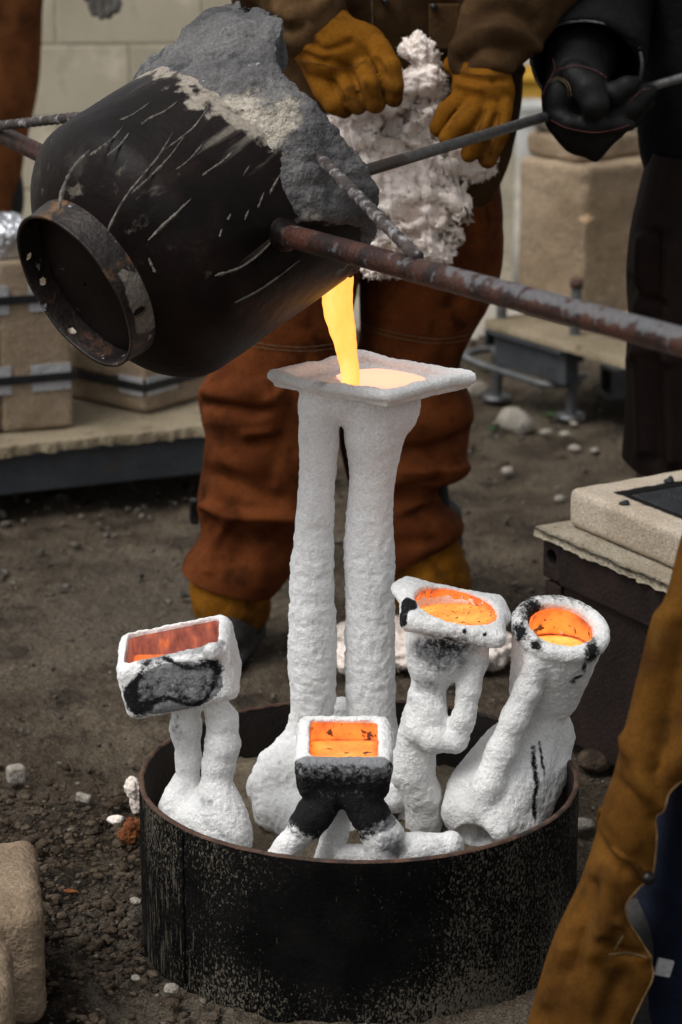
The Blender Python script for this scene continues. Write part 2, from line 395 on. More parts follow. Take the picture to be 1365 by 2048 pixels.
# =================================================================== ground
def ground_sheet():
    xf = np.arange(-1.15, 1.151, .0075); xs = np.concatenate([-np.geomspace(60, 1.3, 14), xf, np.geomspace(1.3, 60, 14)])
    yf1 = np.arange(-.62, 1.6, .0075); yf2 = np.arange(1.6, 4.3, .02); ys = np.concatenate([-np.geomspace(60, .75, 14), yf1, yf2, np.geomspace(4.5, 120, 12)])
    X, Y = np.meshgrid(xs, ys, indexing='ij'); p = np.stack([X.ravel(), Y.ravel(), np.zeros(X.size)], 1)
    near = np.clip(1.5-np.maximum(np.abs(p[:, 0])-1.0, np.maximum(p[:, 1]-4.0, -.6-p[:, 1])), 0, 1)
    c = G(190, 1860); dx = (p[:, 0]-c[0])/.26; dy = (p[:, 1]-c[1])/.28
    clod = np.exp(-(dx*dx+dy*dy)); c2 = G(150, 1650); clod = np.maximum(clod, .6*np.exp(-((p[:, 0]-c2[0])/.2)**2-((p[:, 1]-c2[1])/.14)**2))
    z = .010*fbm(p*3, 3, 1)+.009*fbm(p*13, 4, 2)+.007*fbm(p*42, 3, 3, kind='billow', gain=.65)
    z = z+clod*(.020*fbm(p*14, 5, 4, kind='billow', gain=.7)+.014*fbm(p*34, 4, 8, kind='billow', gain=.7)+.004)
    rr = np.hypot(p[:, 0]-.024, p[:, 1]); z = z-.006+.014*np.exp(-((rr-.30)/.05)**2)*(.5+.6*fbm(p*9, 3, 5))
    z = np.where(rr < .285, -.02, z)
    p[:, 2] = z*near
    n, m = X.shape; Q = grid_faces(n, m, closed=False)[:, ::-1].copy()
    dry = np.clip(1.1*np.exp(-((rr-.36)/.07)**2)*(p[:, 1] < .2)+.6*np.exp(-((p[:, 0]+.35)/.25)**2-((p[:, 1]-1.4)/.4)**2)+.35*(p[:, 1] > .8), 0, 1)
    o = obj('ground', p, Q, M_dirt, attrs={'wet': np.clip(clod*1.2, 0, 1), 'dry': dry}, base=A([0, 0, 0.0]))
    return tag(o, kind='structure')
ground_sheet()
# paler concrete yard behind, its broken edge lying over the dirt
def yard():
    xs = np.concatenate([-np.geomspace(50, 2.2, 10), np.linspace(-2, 2, 60), np.geomspace(2.2, 50, 10)]); ys = np.concatenate([np.linspace(0, .6, 8), np.geomspace(.8, 90, 14)])
    X, Y = np.meshgrid(xs, ys, indexing='ij'); p = np.stack([X.ravel(), 3.75+Y.ravel(), np.zeros(X.size)], 1)
    e = (Y.ravel() == 0); p[:, 1] += np.where(e, .14*fbm(p*A([2.5, 0, 0]), 3, 9), 0); p[:, 2] = np.where(e, -.02, .022)
    n, m = X.shape; tag(obj('concrete_yard', p, grid_faces(n, m, False)[:, ::-1].copy(), M_conc, smooth=False, base=A([0, 3.75, 0])), kind='structure')
yard()

# =================================================================== painted block wall
def block_wall():
    c = A([-.74, 4.12, .022]); a = math.radians(4.0); Rz = rotz(a); ux = Rz@A([1, 0, 0])
    t = thing('block_wall', 'cream painted concrete block wall behind the ladle', 'wall', c)
    L, H = 2.45, 1.62
    # joints sit so that a course line crosses the picture where the photograph has it
    z0 = P(250, 82, 4.12)[2]; zc = z0-math.floor((z0-.03)/.2)*.2-.2; x0 = P(404, 40, 4.12)[0]-c[0]
    mo = box_obj('mortar', c+A([0, 0, H/2])+ux*0, (L/2, .0868, H/2), M_mortar, t, Rz, .002)
    V, Fs = bevel_box((.1965, .09, .0965), .004, 2); src = None; r_ = random.Random(3)
    for r in range(9):
        zz = zc+.2*r+.1
        if zz+.1 > c[2]+H+.05 or zz-.1 < .0: continue
        off = x0+(0 if int(round((z0-zc)/.2)) % 2 == r % 2 else .2)
        for k in range(-7, 7):
            xx = off+.2+.4*k
            if abs(xx) > L/2-.17: continue
            w_ = c+Rz@A([xx, 0, 0]); loc = A([w_[0], w_[1], zz])-c
            if src is None:
                src = obj('block', V+c, Fs, M_block, t, smooth=False, base=c); o = src
            else: o = copy_piece(src, 'block', t, loc)
            o.location = loc; o.rotation_euler = (r_.uniform(-.006, .006), r_.uniform(-.003, .003), a+r_.uniform(-.006, .006))
block_wall()

# =================================================================== steel ring filled with sand
RC = A([.024, 0, 0]); RR, RI, RH = .300, .2925, .222
def ring_and_sand():
    t = thing('steel_ring', 'low black steel ring standing on the dirt around the white moulds', 'ring', RC)
    m = 360; a = np.arange(m)/m*2*math.pi; wob = 1+.006*np.cos(2*a+.6)+.002*np.cos(5*a+1)+.0012*np.cos(11*a)
    def shell(r, zs, seed):
        V = []
        for z in zs: V.append(np.stack([RC[0]+r*wob*np.cos(a), RC[1]+r*wob*np.sin(a), np.full(m, z)], 1))
        return np.concatenate(V)
    zs = np.linspace(-.012, RH-.002, 40); V = shell(RR, zs, 0); q = V-RC
    th = np.arctan2(q[:, 1], q[:, 0]); grit = .17+.50*np.clip(fbm(V*A([7, 7, 4]), 4, 20)+.08, -1, 1)+.42*np.exp(-((th+1.05)/.42)**2)+.35*np.exp(-((th+.25)/.4)**2)+.14*sstep(V[:, 2], .09, 0)
    grit = grit-.34*np.exp(-((th+1.75)/.35)**2)*sstep(V[:, 2], .03, .09)
    drip = .10+.30*np.exp(-((th+2.75)/.30)**2)+.1*fbm(V*A([6, 6, 2]), 3, 22)+.10*sstep(V[:, 2], .1, 0)
    o = obj('outer_wall', V, grid_faces(len(zs), m)[:, ::-1].copy(), M_ring, t, attrs={'grit': np.clip(grit, 0, 1), 'drip': np.clip(drip, 0, 1)})
    zs2 = np.linspace(RH-.002, .06, 20); obj('inner_wall', shell(RI, zs2, 0), grid_faces(len(zs2), m)[:, ::-1].copy(), M_ring_in, t)
    V = []
    for (r, z) in ((RR, RH-.002), (RR-.001, RH+.0004), (RR-.004, RH+.001), (RI+.001, RH+.0004), (RI, RH-.002)):
        jig = .0010*fbm(np.stack([np.cos(a)*7, np.sin(a)*7, np.zeros(m)], 1), 2, 6)+.0008*fbm(np.stack([np.cos(a)*30, np.sin(a)*30, np.zeros(m)], 1), 3, 5); V.append(np.stack([RC[0]+(r+jig)*wob*np.cos(a), RC[1]+(r+jig)*wob*np.sin(a), z+jig], 1))
    obj('rim', np.concatenate(V), grid_faces(5, m)[:, ::-1].copy(), M_rim, t)
    b = -2.45; p = [RC+A([RR*1.0015*math.cos(b), RR*1.0015*math.sin(b), z]) for z in np.linspace(0, RH-.003, 30)]
    p = [q_+A([.0012*math.sin(i*2.3), 0, 0]) for i, q_ in enumerate(p)]; obj('weld_seam', *tube(p, .0016, 6), M_ring, t)
    # a few pale drips and dabs stuck on the outside wall
    n = 70; rr = np.linspace(0, RI-.001, n); mm = 220; a2 = np.arange(mm)/mm*2*math.pi; V = []
    for r in rr: V.append(np.stack([RC[0]+r*np.cos(a2), RC[1]+r*np.sin(a2), np.zeros(mm)], 1))
    V = np.concatenate(V); V[:, 2] = .128+.018*fbm(V*9, 3, 31)+.006*fbm(V*40, 3, 32)+.003*fbm(V*130, 2, 33)
    l = P(545, 1500, .22); V[:, 2] += .028*np.exp(-((V[:, 0]-l[0])/.09)**2-((V[:, 1]-.2)/.06)**2)
    tag(obj('sand_bed', V, grid_faces(n, mm)[:, ::-1].copy(), M_sand), 'tan casting sand filling the bottom of the black steel ring', 'sand')
ring_and_sand()

# =================================================================== ceramic shell moulds in the ring
def shell_mat(name, c1, c2, bscale, bump):
    return mat(name, c1, c2, scale=12, rough=.93, bump=bump, bscale=bscale, bdist=.004, spec=.15,
               layers=[dict(c=(.50, .47, .42), scale=26, lo=.60, hi=.78, a=.45), dict(c=(.17, .175, .185), attr='grey', scale=30, lo=.3, hi=.9, amt=.9, a=.90),
                       dict(c=(.012, .012, .013), attr='soot', scale=120, lo=.36, hi=.86, amt=.80, nr=.75)],
               bumps=[(.35, bscale*3.3, .0015, None)], grain=.10, gscale=260)
M_shellA = shell_mat('plaster_shell', (.82, .815, .80), (.90, .895, .885), 170, .30)
M_shellB = shell_mat('stucco_shell', (.80, .795, .78), (.90, .895, .88), 230, .36)
ORANGE = [(0.0, (.02, .004, .002)), (.22, (.16, .02, .008)), (.5, (.95, .16, .022)), (.78, (1.0, .27, .035)), (1.0, (1.0, .50, .10))]
M_melt = hot('molten_bronze', ORANGE, 1.0, nscale=26, namt=1.0, crust=[(48, .60, .65, (1, 1.5, 1)), (260, .63, .70, None)])
M_melt_deep = hot('molten_bronze_in_cup', ORANGE, 1.02, nscale=30, namt=1.0, crust=[(46, .60, .65, (1, 1.6, 1)), (170, .64, .70, None)])
M_melt_speck = hot('molten_bronze_specked', ORANGE, 1.0, nscale=26, namt=.8, crust=[(170, .585, .65, (1, 1, 1))])
M_glowwall = hot('glowing_cavity_wall', [(0, (.03, .006, .005)), (.35, (.14, .03, .02)), (.7, (.40, .10, .065)), (1.0, (1.0, .20, .03))], .62, nscale=55, namt=1.6, stretch=(1, 1, .5))

def finish(name, label, fld, m_, terms, masks, sm=1, cat='casting mould'):
    V, Q = fld.mesh(); V = smooth_mesh(V, Q, sm, .5); V = crumple(V, Q, terms)
    a = {k: np.clip(fn(V), 0, 1) for k, fn in masks.items()}
    return tag(obj(name, V, Q, m_, attrs=a), label, cat)
def blob(V, c, r): return np.exp(-(((V-A(c))/A(r))**2).sum(1))
def roll_tilt(roll, tilt):
    r, t_ = math.radians(roll), math.radians(tilt)
    Ry = A([[math.cos(r), 0, math.sin(r)], [0, 1, 0], [-math.sin(r), 0, math.cos(r)]]); Rx = A([[1, 0, 0], [0, math.cos(t_), -math.sin(t_)], [0, math.sin(t_), math.cos(t_)]])
    return Ry@Rx
def melt(name, label, c, M, outline, ztop, level, zb, mt, heat_wall=(.62, .42), heat_liq=.8, edge=None):
    """metal in a cavity: a film up the cavity wall and the level pool; outline in the mould's own axes, pool level in world z"""
    c = A(c); o = A(outline, dtype=float); n = len(o); V = []; H = []
    def at(x, y, z): return c+M@A([x, y, z])
    lv = []
    for (x, y) in o:
        p0, p1 = at(x, y, zb), at(x, y, ztop); t_ = np.clip((level-p0[2])/max(p1[2]-p0[2], 1e-6), 0, .97); lv.append((p0+(p1-p0)*t_, p1))
    rows = 8
    for i in range(rows+1):
        for j, (a, b) in enumerate(lv): V.append(a+(b-a)*i/rows); H.append(edge if edge is not None and i == 0 else heat_wall[0]+(heat_wall[1]-heat_wall[0])*i/rows)
    Fs = [tuple(int(i) for i in q) for q in grid_faces(rows+1, n)]
    cen = np.mean([a for a, b in lv], 0); rings = 6; base = len(V)
    for i in range(rings):
        f = 1-(i/rings)
        for j, (a, b) in enumerate(lv): p = cen+(a-cen)*f; V.append(p+A([0, 0, .0004*i])); H.append(edge if edge is not None and i == 0 else heat_liq+.03*i/rings)
    Fs += [tuple(base+int(i) for i in q)[::-1] for q in grid_faces(rings, n)]
    V.append(cen); H.append(heat_liq); e = base+(rings-1)*n
    Fs += [(e+j, len(V)-1, e+(j+1) % n) for j in range(n)]
    return tag(obj(name, V, Fs, mt, attrs={'glowing': H}), label, 'molten metal')
def rrect(hx, hy, r, k=5):
    pts = []
    for (sx, sy, a0) in ((1, 1, 0), (-1, 1, 90), (-1, -1, 180), (1, -1, 270)):
        for i in range(k+1): a = math.radians(a0+90*i/k); pts.append((sx*(hx-r)+r*math.cos(a), sy*(hy-r)+r*math.sin(a)))
    out = []
    for i in range(len(pts)):
        p, q = A(pts[i]), A(pts[(i+1) % len(pts)]); d = np.linalg.norm(q-p); m = max(1, int(d/.006))
        out += [tuple(p+(q-p)*j/m) for j in range(m)]
    return out

# ---- the tall one: two legs with feet under a square pouring tray
TY = .14; TZ = P(745, 757, TY)[2]
def tall_mould():
    q = [PZ(546, 753, TZ), PZ(776, 793, TZ), PZ(943, 753, TZ), PZ(722, 714, TZ)]
    f = Field([-.17, -.05, .10], [.24, .34, TZ+.03], .0030)
    def leg(rows, Y0, Y1, k=.012):
        n = len(rows); T = catmull(rows, 2*n); pts = []; rad = []
        for (y, l, r), u in zip(T, np.linspace(0, 1, len(T))):
            p = P((l+r)/2, y, Y0+(Y1-Y0)*u); pts.append(p); rad.append(S((r-l)/2, p)-.0022)
        f.chain(pts, rad, k)
    leg([(800, 600, 674), (860, 600, 676), (920, 601, 673), (1000, 599, 668), (1060, 592, 665), (1150, 582, 666), (1250, 580, 671), (1330, 581, 670), (1400, 586, 668), (1450, 585, 655), (1500, 583, 655)], TY-.005, TY-.01)
    leg([(840, 690, 812), (880, 694, 802), (930, 703, 791), (980, 701, 784), (1050, 694, 783), (1120, 693, 787), (1200, 693, 789), (1300, 693, 790), (1380, 695, 790), (1450, 702, 790), (1500, 706, 792)], TY, TY)
    # flare under the tray
    for (px, py, r) in ((750, 815, 66), (735, 800, 62), (786, 806, 46), (804, 812, 30), (765, 838, 52), (640, 800, 36), (690, 800, 40)): p = P(px, py, TY); f.ell(p, [S(r, p), S(r*.8, p), S(34, p)], k=.02)
    f.prism(q, TZ-.016, TZ-.0065, k=.006)
    # rolled rim
    rim = []
    for i in range(4):
        a, b = q[i], q[(i+1) % 4]
        for j in range(6): u = j/6; rim.append(a+(b-a)*u)
    rim = A(rim); cen = rim.mean(0); rim = catmull(np.vstack([rim, rim[:1]]), 60)
    d = rim-cen; rim = cen+d*(1-.02*np.exp(-((np.arange(60) % 15-0)/2.)**2))[:, None]
    rim[:, 2] += .0040*vnoise(rim*22, 3)
    for i in range(59): f.cap(rim[i], rim[i+1], .0080+.0012*math.sin(i*1.7), .0080, .004)
    f.ell(P(655, 757, TY-.045), [.012, .010, .006], k=.003, op='sub')
    # feet
    def lump(px, py, Y, rx, ry, rz, k=.02): p = P(px, py, Y); f.ell(p, [S(rx, p), S(ry, p), S(rz, p)], k=k)
    def ch(pts, k=.014): P_ = [P(x, y, Y) for x, y, Y, r in pts]; f.chain(P_, [S(r, p) for p, (x, y, Y, r) in zip(P_, pts)], k)
    ch([(617, 1460, TY-.01, 36), (598, 1505, .125, 44), (560, 1545, .10, 44), (532, 1572, .08, 34)]); ch([(532, 1578, .08, 32), (548, 1625, .05, 34), (600, 1655, .03, 36), (670, 1665, .02, 34), (705, 1650, .03, 30)], .012)
    lump(618, 1550, .09, 62, 60, 62); lump(625, 1620, .05, 66, 55, 42); lump(690, 1640, .04, 40, 36, 36)
    lump(748, 1500, TY, 48, 52, 60); lump(765, 1560, .10, 48, 55, 50); lump(785, 1590, .06, 32, 40, 34)
    lump(680, 1420, .22, 32, 30, 25); lump(690, 1480, .2, 45, 30, 40)
    V, Q = f.mesh(); V = smooth_mesh(V, Q, 1, .5)
    wv = V+.012*np.stack([fbm(V*30, 2, 40), fbm(V*30, 2, 41), fbm(V*30, 2, 42)], 1)
    n = vnormals(V, Q); low = sstep(V[:, 2], .66, .46)
    d = (.0028*sstep(V[:, 2], .27, .20))*fbm(V*A([22, 22, 34]), 3, 46, kind='ridge')+(.0006+.0019*low)*fbm(wv*A([84, 84, 74]), 3, 43, kind='ridge')+.0022*fbm(V*14, 3, 44)+.0008*fbm(V*150, 2, 45)
    topmask = sstep(V[:, 2], TZ-.02, TZ-.008)
    V = V+n*(d*(1-.3*topmask))[:, None]
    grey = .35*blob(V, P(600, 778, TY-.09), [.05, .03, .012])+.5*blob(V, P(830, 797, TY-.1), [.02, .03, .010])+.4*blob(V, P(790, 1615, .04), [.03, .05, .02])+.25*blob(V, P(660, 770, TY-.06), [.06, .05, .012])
    o = obj('shell_mould', V, Q, M_shellA, attrs={'soot': np.zeros(len(V)), 'grey': grey})
    tag(o, 'tall white plaster mould shaped like two legs under a square pouring tray', 'casting mould')
    # emissive sheet added over the tray floor for the pink glow on the ceramic
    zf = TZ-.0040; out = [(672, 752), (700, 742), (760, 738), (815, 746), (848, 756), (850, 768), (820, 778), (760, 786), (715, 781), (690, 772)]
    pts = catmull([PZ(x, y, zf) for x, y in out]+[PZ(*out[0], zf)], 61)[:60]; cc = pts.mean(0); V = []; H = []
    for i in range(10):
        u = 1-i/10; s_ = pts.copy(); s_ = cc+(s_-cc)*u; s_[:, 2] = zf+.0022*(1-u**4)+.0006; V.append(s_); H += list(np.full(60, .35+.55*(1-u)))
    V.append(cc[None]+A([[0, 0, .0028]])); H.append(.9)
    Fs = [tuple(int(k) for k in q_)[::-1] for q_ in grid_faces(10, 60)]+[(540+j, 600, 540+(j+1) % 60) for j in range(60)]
    tag(obj('molten_metal', np.concatenate(V), Fs, M_trayglow, attrs={'glowing': H}), 'pink emissive sheet added for the glow on the white pouring tray', 'molten metal')
M_trayglow = hot('tray_glow', [(0, (.85, .42, .30)), (.4, (1.0, .45, .30)), (1.0, (1.0, .50, .30))], 1.05, nscale=30, namt=.3)
tall_mould()

# ---- box headed mould at the left of the ring
def box_mould_left():
    Y = -.07; c = P(359, 1333, Y); M = roll_tilt(-12, 4); f = Field([-.33, -.22, .09], [-.08, .10, .46], .0025)
    f.box(c, (.0775, .060, .043), M, .017)
    f.box(c+M@A([0, 0, .018]), (.0625, .0475, .042), M, .006, op='sub')
    f.ell(c+M@A([.055, -.062, .038]), [.012, .012, .012], k=.01)
    def ch(pts, Y0, k=.012): P_ = [P(x, y, Y0) for x, y, r in pts]; f.chain(P_, [S(r, p) for p, (x, y, r) in zip(P_, pts)], k)
    ch([(374, 1420, 30), (372, 1460, 29), (378, 1520, 24), (376, 1560, 24)], Y+.02)
    ch([(425, 1400, 26), (445, 1440, 30), (446, 1490, 33), (438, 1530, 30), (432, 1570, 30)], Y-.01)
    def lump(px, py, Y, rx, ry, rz, k=.015): p = P(px, py, Y); f.ell(p, [S(rx, p), S(ry, p), S(rz, p)], k=k)
    lump(372, 1610, Y+.02, 46, 45, 62); lump(352, 1640, Y+.01, 36, 40, 60)
    lump(438, 1620, Y-.02, 50, 45, 60); lump(455, 1670, Y-.03, 52, 50, 70); lump(425, 1680, Y-.03, 44, 45, 70); lump(395, 1660, Y-.02, 50, 40, 55)
    cc = c
    def soot(V):
        l = (V-cc)@M; fr = sstep(-l[:, 1], .045, .055)            # front face
        x, z = l[:, 0], l[:, 2]
        edge = np.abs(np.hypot((x+.004)/.060, (z-.004+.010*np.sin(x*75))/.030)-1)
        ring_ = np.exp(-(edge/.20)**2)*1.05
        ins = (np.hypot((x+.004)/.060, (z-.004+.010*np.sin(x*75))/.030) < 1)*.60
        side = .45*blob(V, P(262, 1390, Y-.05), [.015, .05, .03])+.55*blob(V, P(290, 1425, Y-.05), [.035, .03, .015])
        leg_ = .45*blob(V, P(350, 1450, Y), [.02, .03, .035])+.4*blob(V, P(375, 1560, Y), [.02, .02, .006])
        return fr*np.maximum(ring_*.85, ins*(.66+.6*fbm(V*40, 3, 58)))+side+leg_
    def grey(V):
        l = (V-cc)@M; topf = sstep(l[:, 2], .030, .040)
        fld = np.hypot((l[:, 0]+.006)/.066, (l[:, 2]+.004)/.036) < 1
        return .55*topf*(l[:, 1] < -.035)+.95*sstep(-l[:, 1], .042, .052)*fld+.55*blob(V, P(420, 1630, Y-.06), [.03, .04, .05])+.45*blob(V, P(375, 1480, Y), [.03, .03, .06])
    finish('shell_mould', 'white box headed mould with a black scrawl on its front, leftmost in the ring', f, M_shellB,
           [(.0016, 24, 3, 50, None), (.0007, 85, 2, 51, 'billow'), (.0012, 180, 2, 52, None)], dict(soot=soot, grey=grey))
    melt('molten_metal', 'sliver of orange metal in the dull red cavity of the leftmost box', c, M, rrect(.0603, .0453, .006), .036, P(270, 1322, Y-.04)[2]-.021, -.034, M_glowwall, (.55, .62), 1.0)
box_mould_left()

# ---- black fronted box mould on three legs, nearest the camera
def box_mould_front():
    Y = -.135; c = P(688, 1519, Y); M = roll_tilt(1.0, 13); f = Field([-.14, -.27, .09], [.19, -.03, .36], .0025)
    f.box(c, (.062, .060, .0355), M, .018, taper=.06)
    f.box(c+M@A([0, 0, .017]), (.0445, .0415, .030), M, .006, op='sub')
    def ch(pts, Y0, k=.008): P_ = [P(x, y, Y0) for x, y, r in pts]; f.chain(P_, [S(r, p) for p, (x, y, r) in zip(P_, pts)], k)
    ch([(655, 1595, 34), (632, 1625, 36), (612, 1650, 36)], Y-.035); ch([(605, 1660, 29), (575, 1695, 29), (545, 1745, 30)], Y-.035, .004)
    ch([(690, 1600, 22), (672, 1660, 26), (652, 1740, 32)], Y+.01)
    ch([(712, 1590, 36), (740, 1630, 38), (768, 1675, 40), (775, 1740, 38)], Y-.035)
    ch([(772, 1704, 32), (830, 1698, 33), (895, 1696, 31)], Y-.03, .006); ch([(690, 1712, 26), (740, 1712, 24)], Y-.02, .006)
    p = P(905, 1690, Y-.03); f.ell(p, [S(22, p), S(30, p), S(30, p)], k=.006)
    blk = [(P(640, 1615, Y-.035), .042), (P(612, 1648, Y-.035), .024), (P(728, 1612, Y-.035), .034), (P(748, 1648, Y-.035), .026)]
    def soot(V):
        l = (V-c)@M; s_ = sstep(-l[:, 1], .024, .046)*(.60+.25*sstep(l[:, 2], .020, -.005))*sstep(l[:, 2], .0345, .029)*sstep(l[:, 2], -.056, -.046)*1.1
        s_ = np.maximum(s_, .9*sstep(l[:, 2], .0, -.028)*(l[:, 2] > -.045)*sstep(np.abs(l[:, 0]), .12, .06)*(V[:, 2] > c[2]-.06))
        s_ = np.maximum(s_, .62*sstep(np.abs(l[:, 0]), .052, .060)*sstep(l[:, 2], .030, .005)*(V[:, 2] > c[2]-.04))
        for p_, r in blk: s_ = np.maximum(s_, 1.05*sstep(np.linalg.norm(V-p_, axis=1), r*1.25, r*.8))
        mid = np.linalg.norm(np.cross(V-P(690, 1600, Y+.01), nrm(P(652, 1740, Y+.01)-P(690, 1600, Y+.01))), axis=1)
        return s_*np.where((mid < .024) & (V[:, 1] > Y-.02) & (V[:, 2] < c[2]-.05), .12, 1)
    def grey(V):
        l = (V-c)@M; return .55*blob(V, P(690, 1520, Y-.06), [.05, .02, .012])+.9*(l[:, 2] > -.06)*sstep(-l[:, 1], .036, .05)+.45*blob(V, P(850, 1690, Y-.05), [.07, .04, .02])+.6*blob(V, P(775, 1690, Y-.06), [.03, .03, .03])
    finish('shell_mould', 'small mould with a soot black box and three legs, nearest in the ring', f, M_shellB,
           [(.0014, 24, 3, 55, None), (.0006, 85, 2, 56, 'billow'), (.0011, 180, 2, 57, None)], dict(soot=soot, grey=grey))
    melt('molten_metal', 'bright orange metal with dark flecks in the small black box', c, M, rrect(.0438, .0408, .006), .031, c[2]+.012, -.008, M_melt, (.56, .40), .70, .36)
box_mould_front()

# ---- figure carrying a wide brimmed cup, right of the tall legs
def figure_mould():
    Y = .02; f = Field([.04, -.11, .09], [.27, .16, .52], .0025)
    M = roll_tilt(11.5, 9); c = P(906, 1226, Y); 
    f.box(c, (.073, .064, .0135), M, .0132); f.ell(c+M@A([-.058, .03, .004]), [.03, .03, .012], M, k=.012); f.ell(c+M@A([.055, .028, -.004]), [.028, .03, .014], M, k=.012)
    def ch(pts, dY=0, k=.012): P_ = [P(x, y, Y+(pt[0] if (pt := r[3:]) else 0)+dY) for r in pts for x, y in [r[:2]]]; f.chain(P_, [S(r[2], p) for p, r in zip(P_, pts)], k)
    ch([(893, 1265, 76), (880, 1300, 68), (866, 1330, 46), (862, 1360, 32), (856, 1385, 33)])
    f.cone(c+M@A([.002, -.002, .03]), c+M@A([.002, -.002, -.022]), .053, .047, .004, op='sub', sx=1.12, side=M@A([1, 0, 0]))
    ch([(853, 1400, 36), (848, 1440, 40), (836, 1480, 38), (832, 1515, 36), (828, 1545, 38), (845, 1590, 36), (848, 1640, 34), (846, 1690, 34)])
    ch([(868, 1425, 28, -.015), (874, 1445, 24, -.018)]); ch([(806, 1520, 24), (800, 1548, 20)]); ch([(826, 1590, 26, .03), (822, 1640, 21, .04), (824, 1690, 21, .045)])
    ch([(838, 1462, 30, -.02), (868, 1482, 24, -.03), (912, 1482, 23, -.03), (926, 1440, 23, -.028), (938, 1380, 24, -.02), (950, 1320, 26, -.012), (952, 1285, 28, 0)], 0, .008)
    def soot(V):
        s_ = .50*blob(V, P(880, 1305, Y-.06), [.060, .06, .036])+.30*blob(V, P(905, 1285, Y-.06), [.035, .04, .022])+.15*blob(V, P(865, 1300, Y-.06), [.03, .04, .03])
        s_ += .95*sstep(blob(V, P(812, 1208, Y-.03), [.020, .026, .010]), .3, .6)+.9*sstep(blob(V, P(806, 1236, Y-.05), [.009, .02, .014]), .3, .6)
        for (x, y, r) in ((985, 1240, .004), (970, 1268, .003), (930, 1262, .003)): s_ += blob(V, P(x, y, Y-.06), [r, .03, r])
        return s_
    def grey(V): return .75*blob(V, P(890, 1310, Y-.04), [.07, .08, .035])+.5*blob(V, P(850, 1370, Y-.02), [.03, .04, .02])
    finish('shell_mould', 'white mould of a standing figure carrying a wide brimmed cup', f, M_shellB, [(.0016, 26, 3, 60, None), (.0008, 90, 2, 61, 'billow'), (.0012, 180, 2, 62, None)], dict(soot=soot, grey=grey))
    melt('molten_metal', 'orange metal with fine specks in the round wide brimmed cup', c, M, [(.002+.0562*math.cos(a), -.002+.0500*math.sin(a)) for a in np.arange(56)/56*2*math.pi], .010, c[2]-.0015, -.02, M_melt_speck, (.50, .36), .76, .42)
figure_mould()

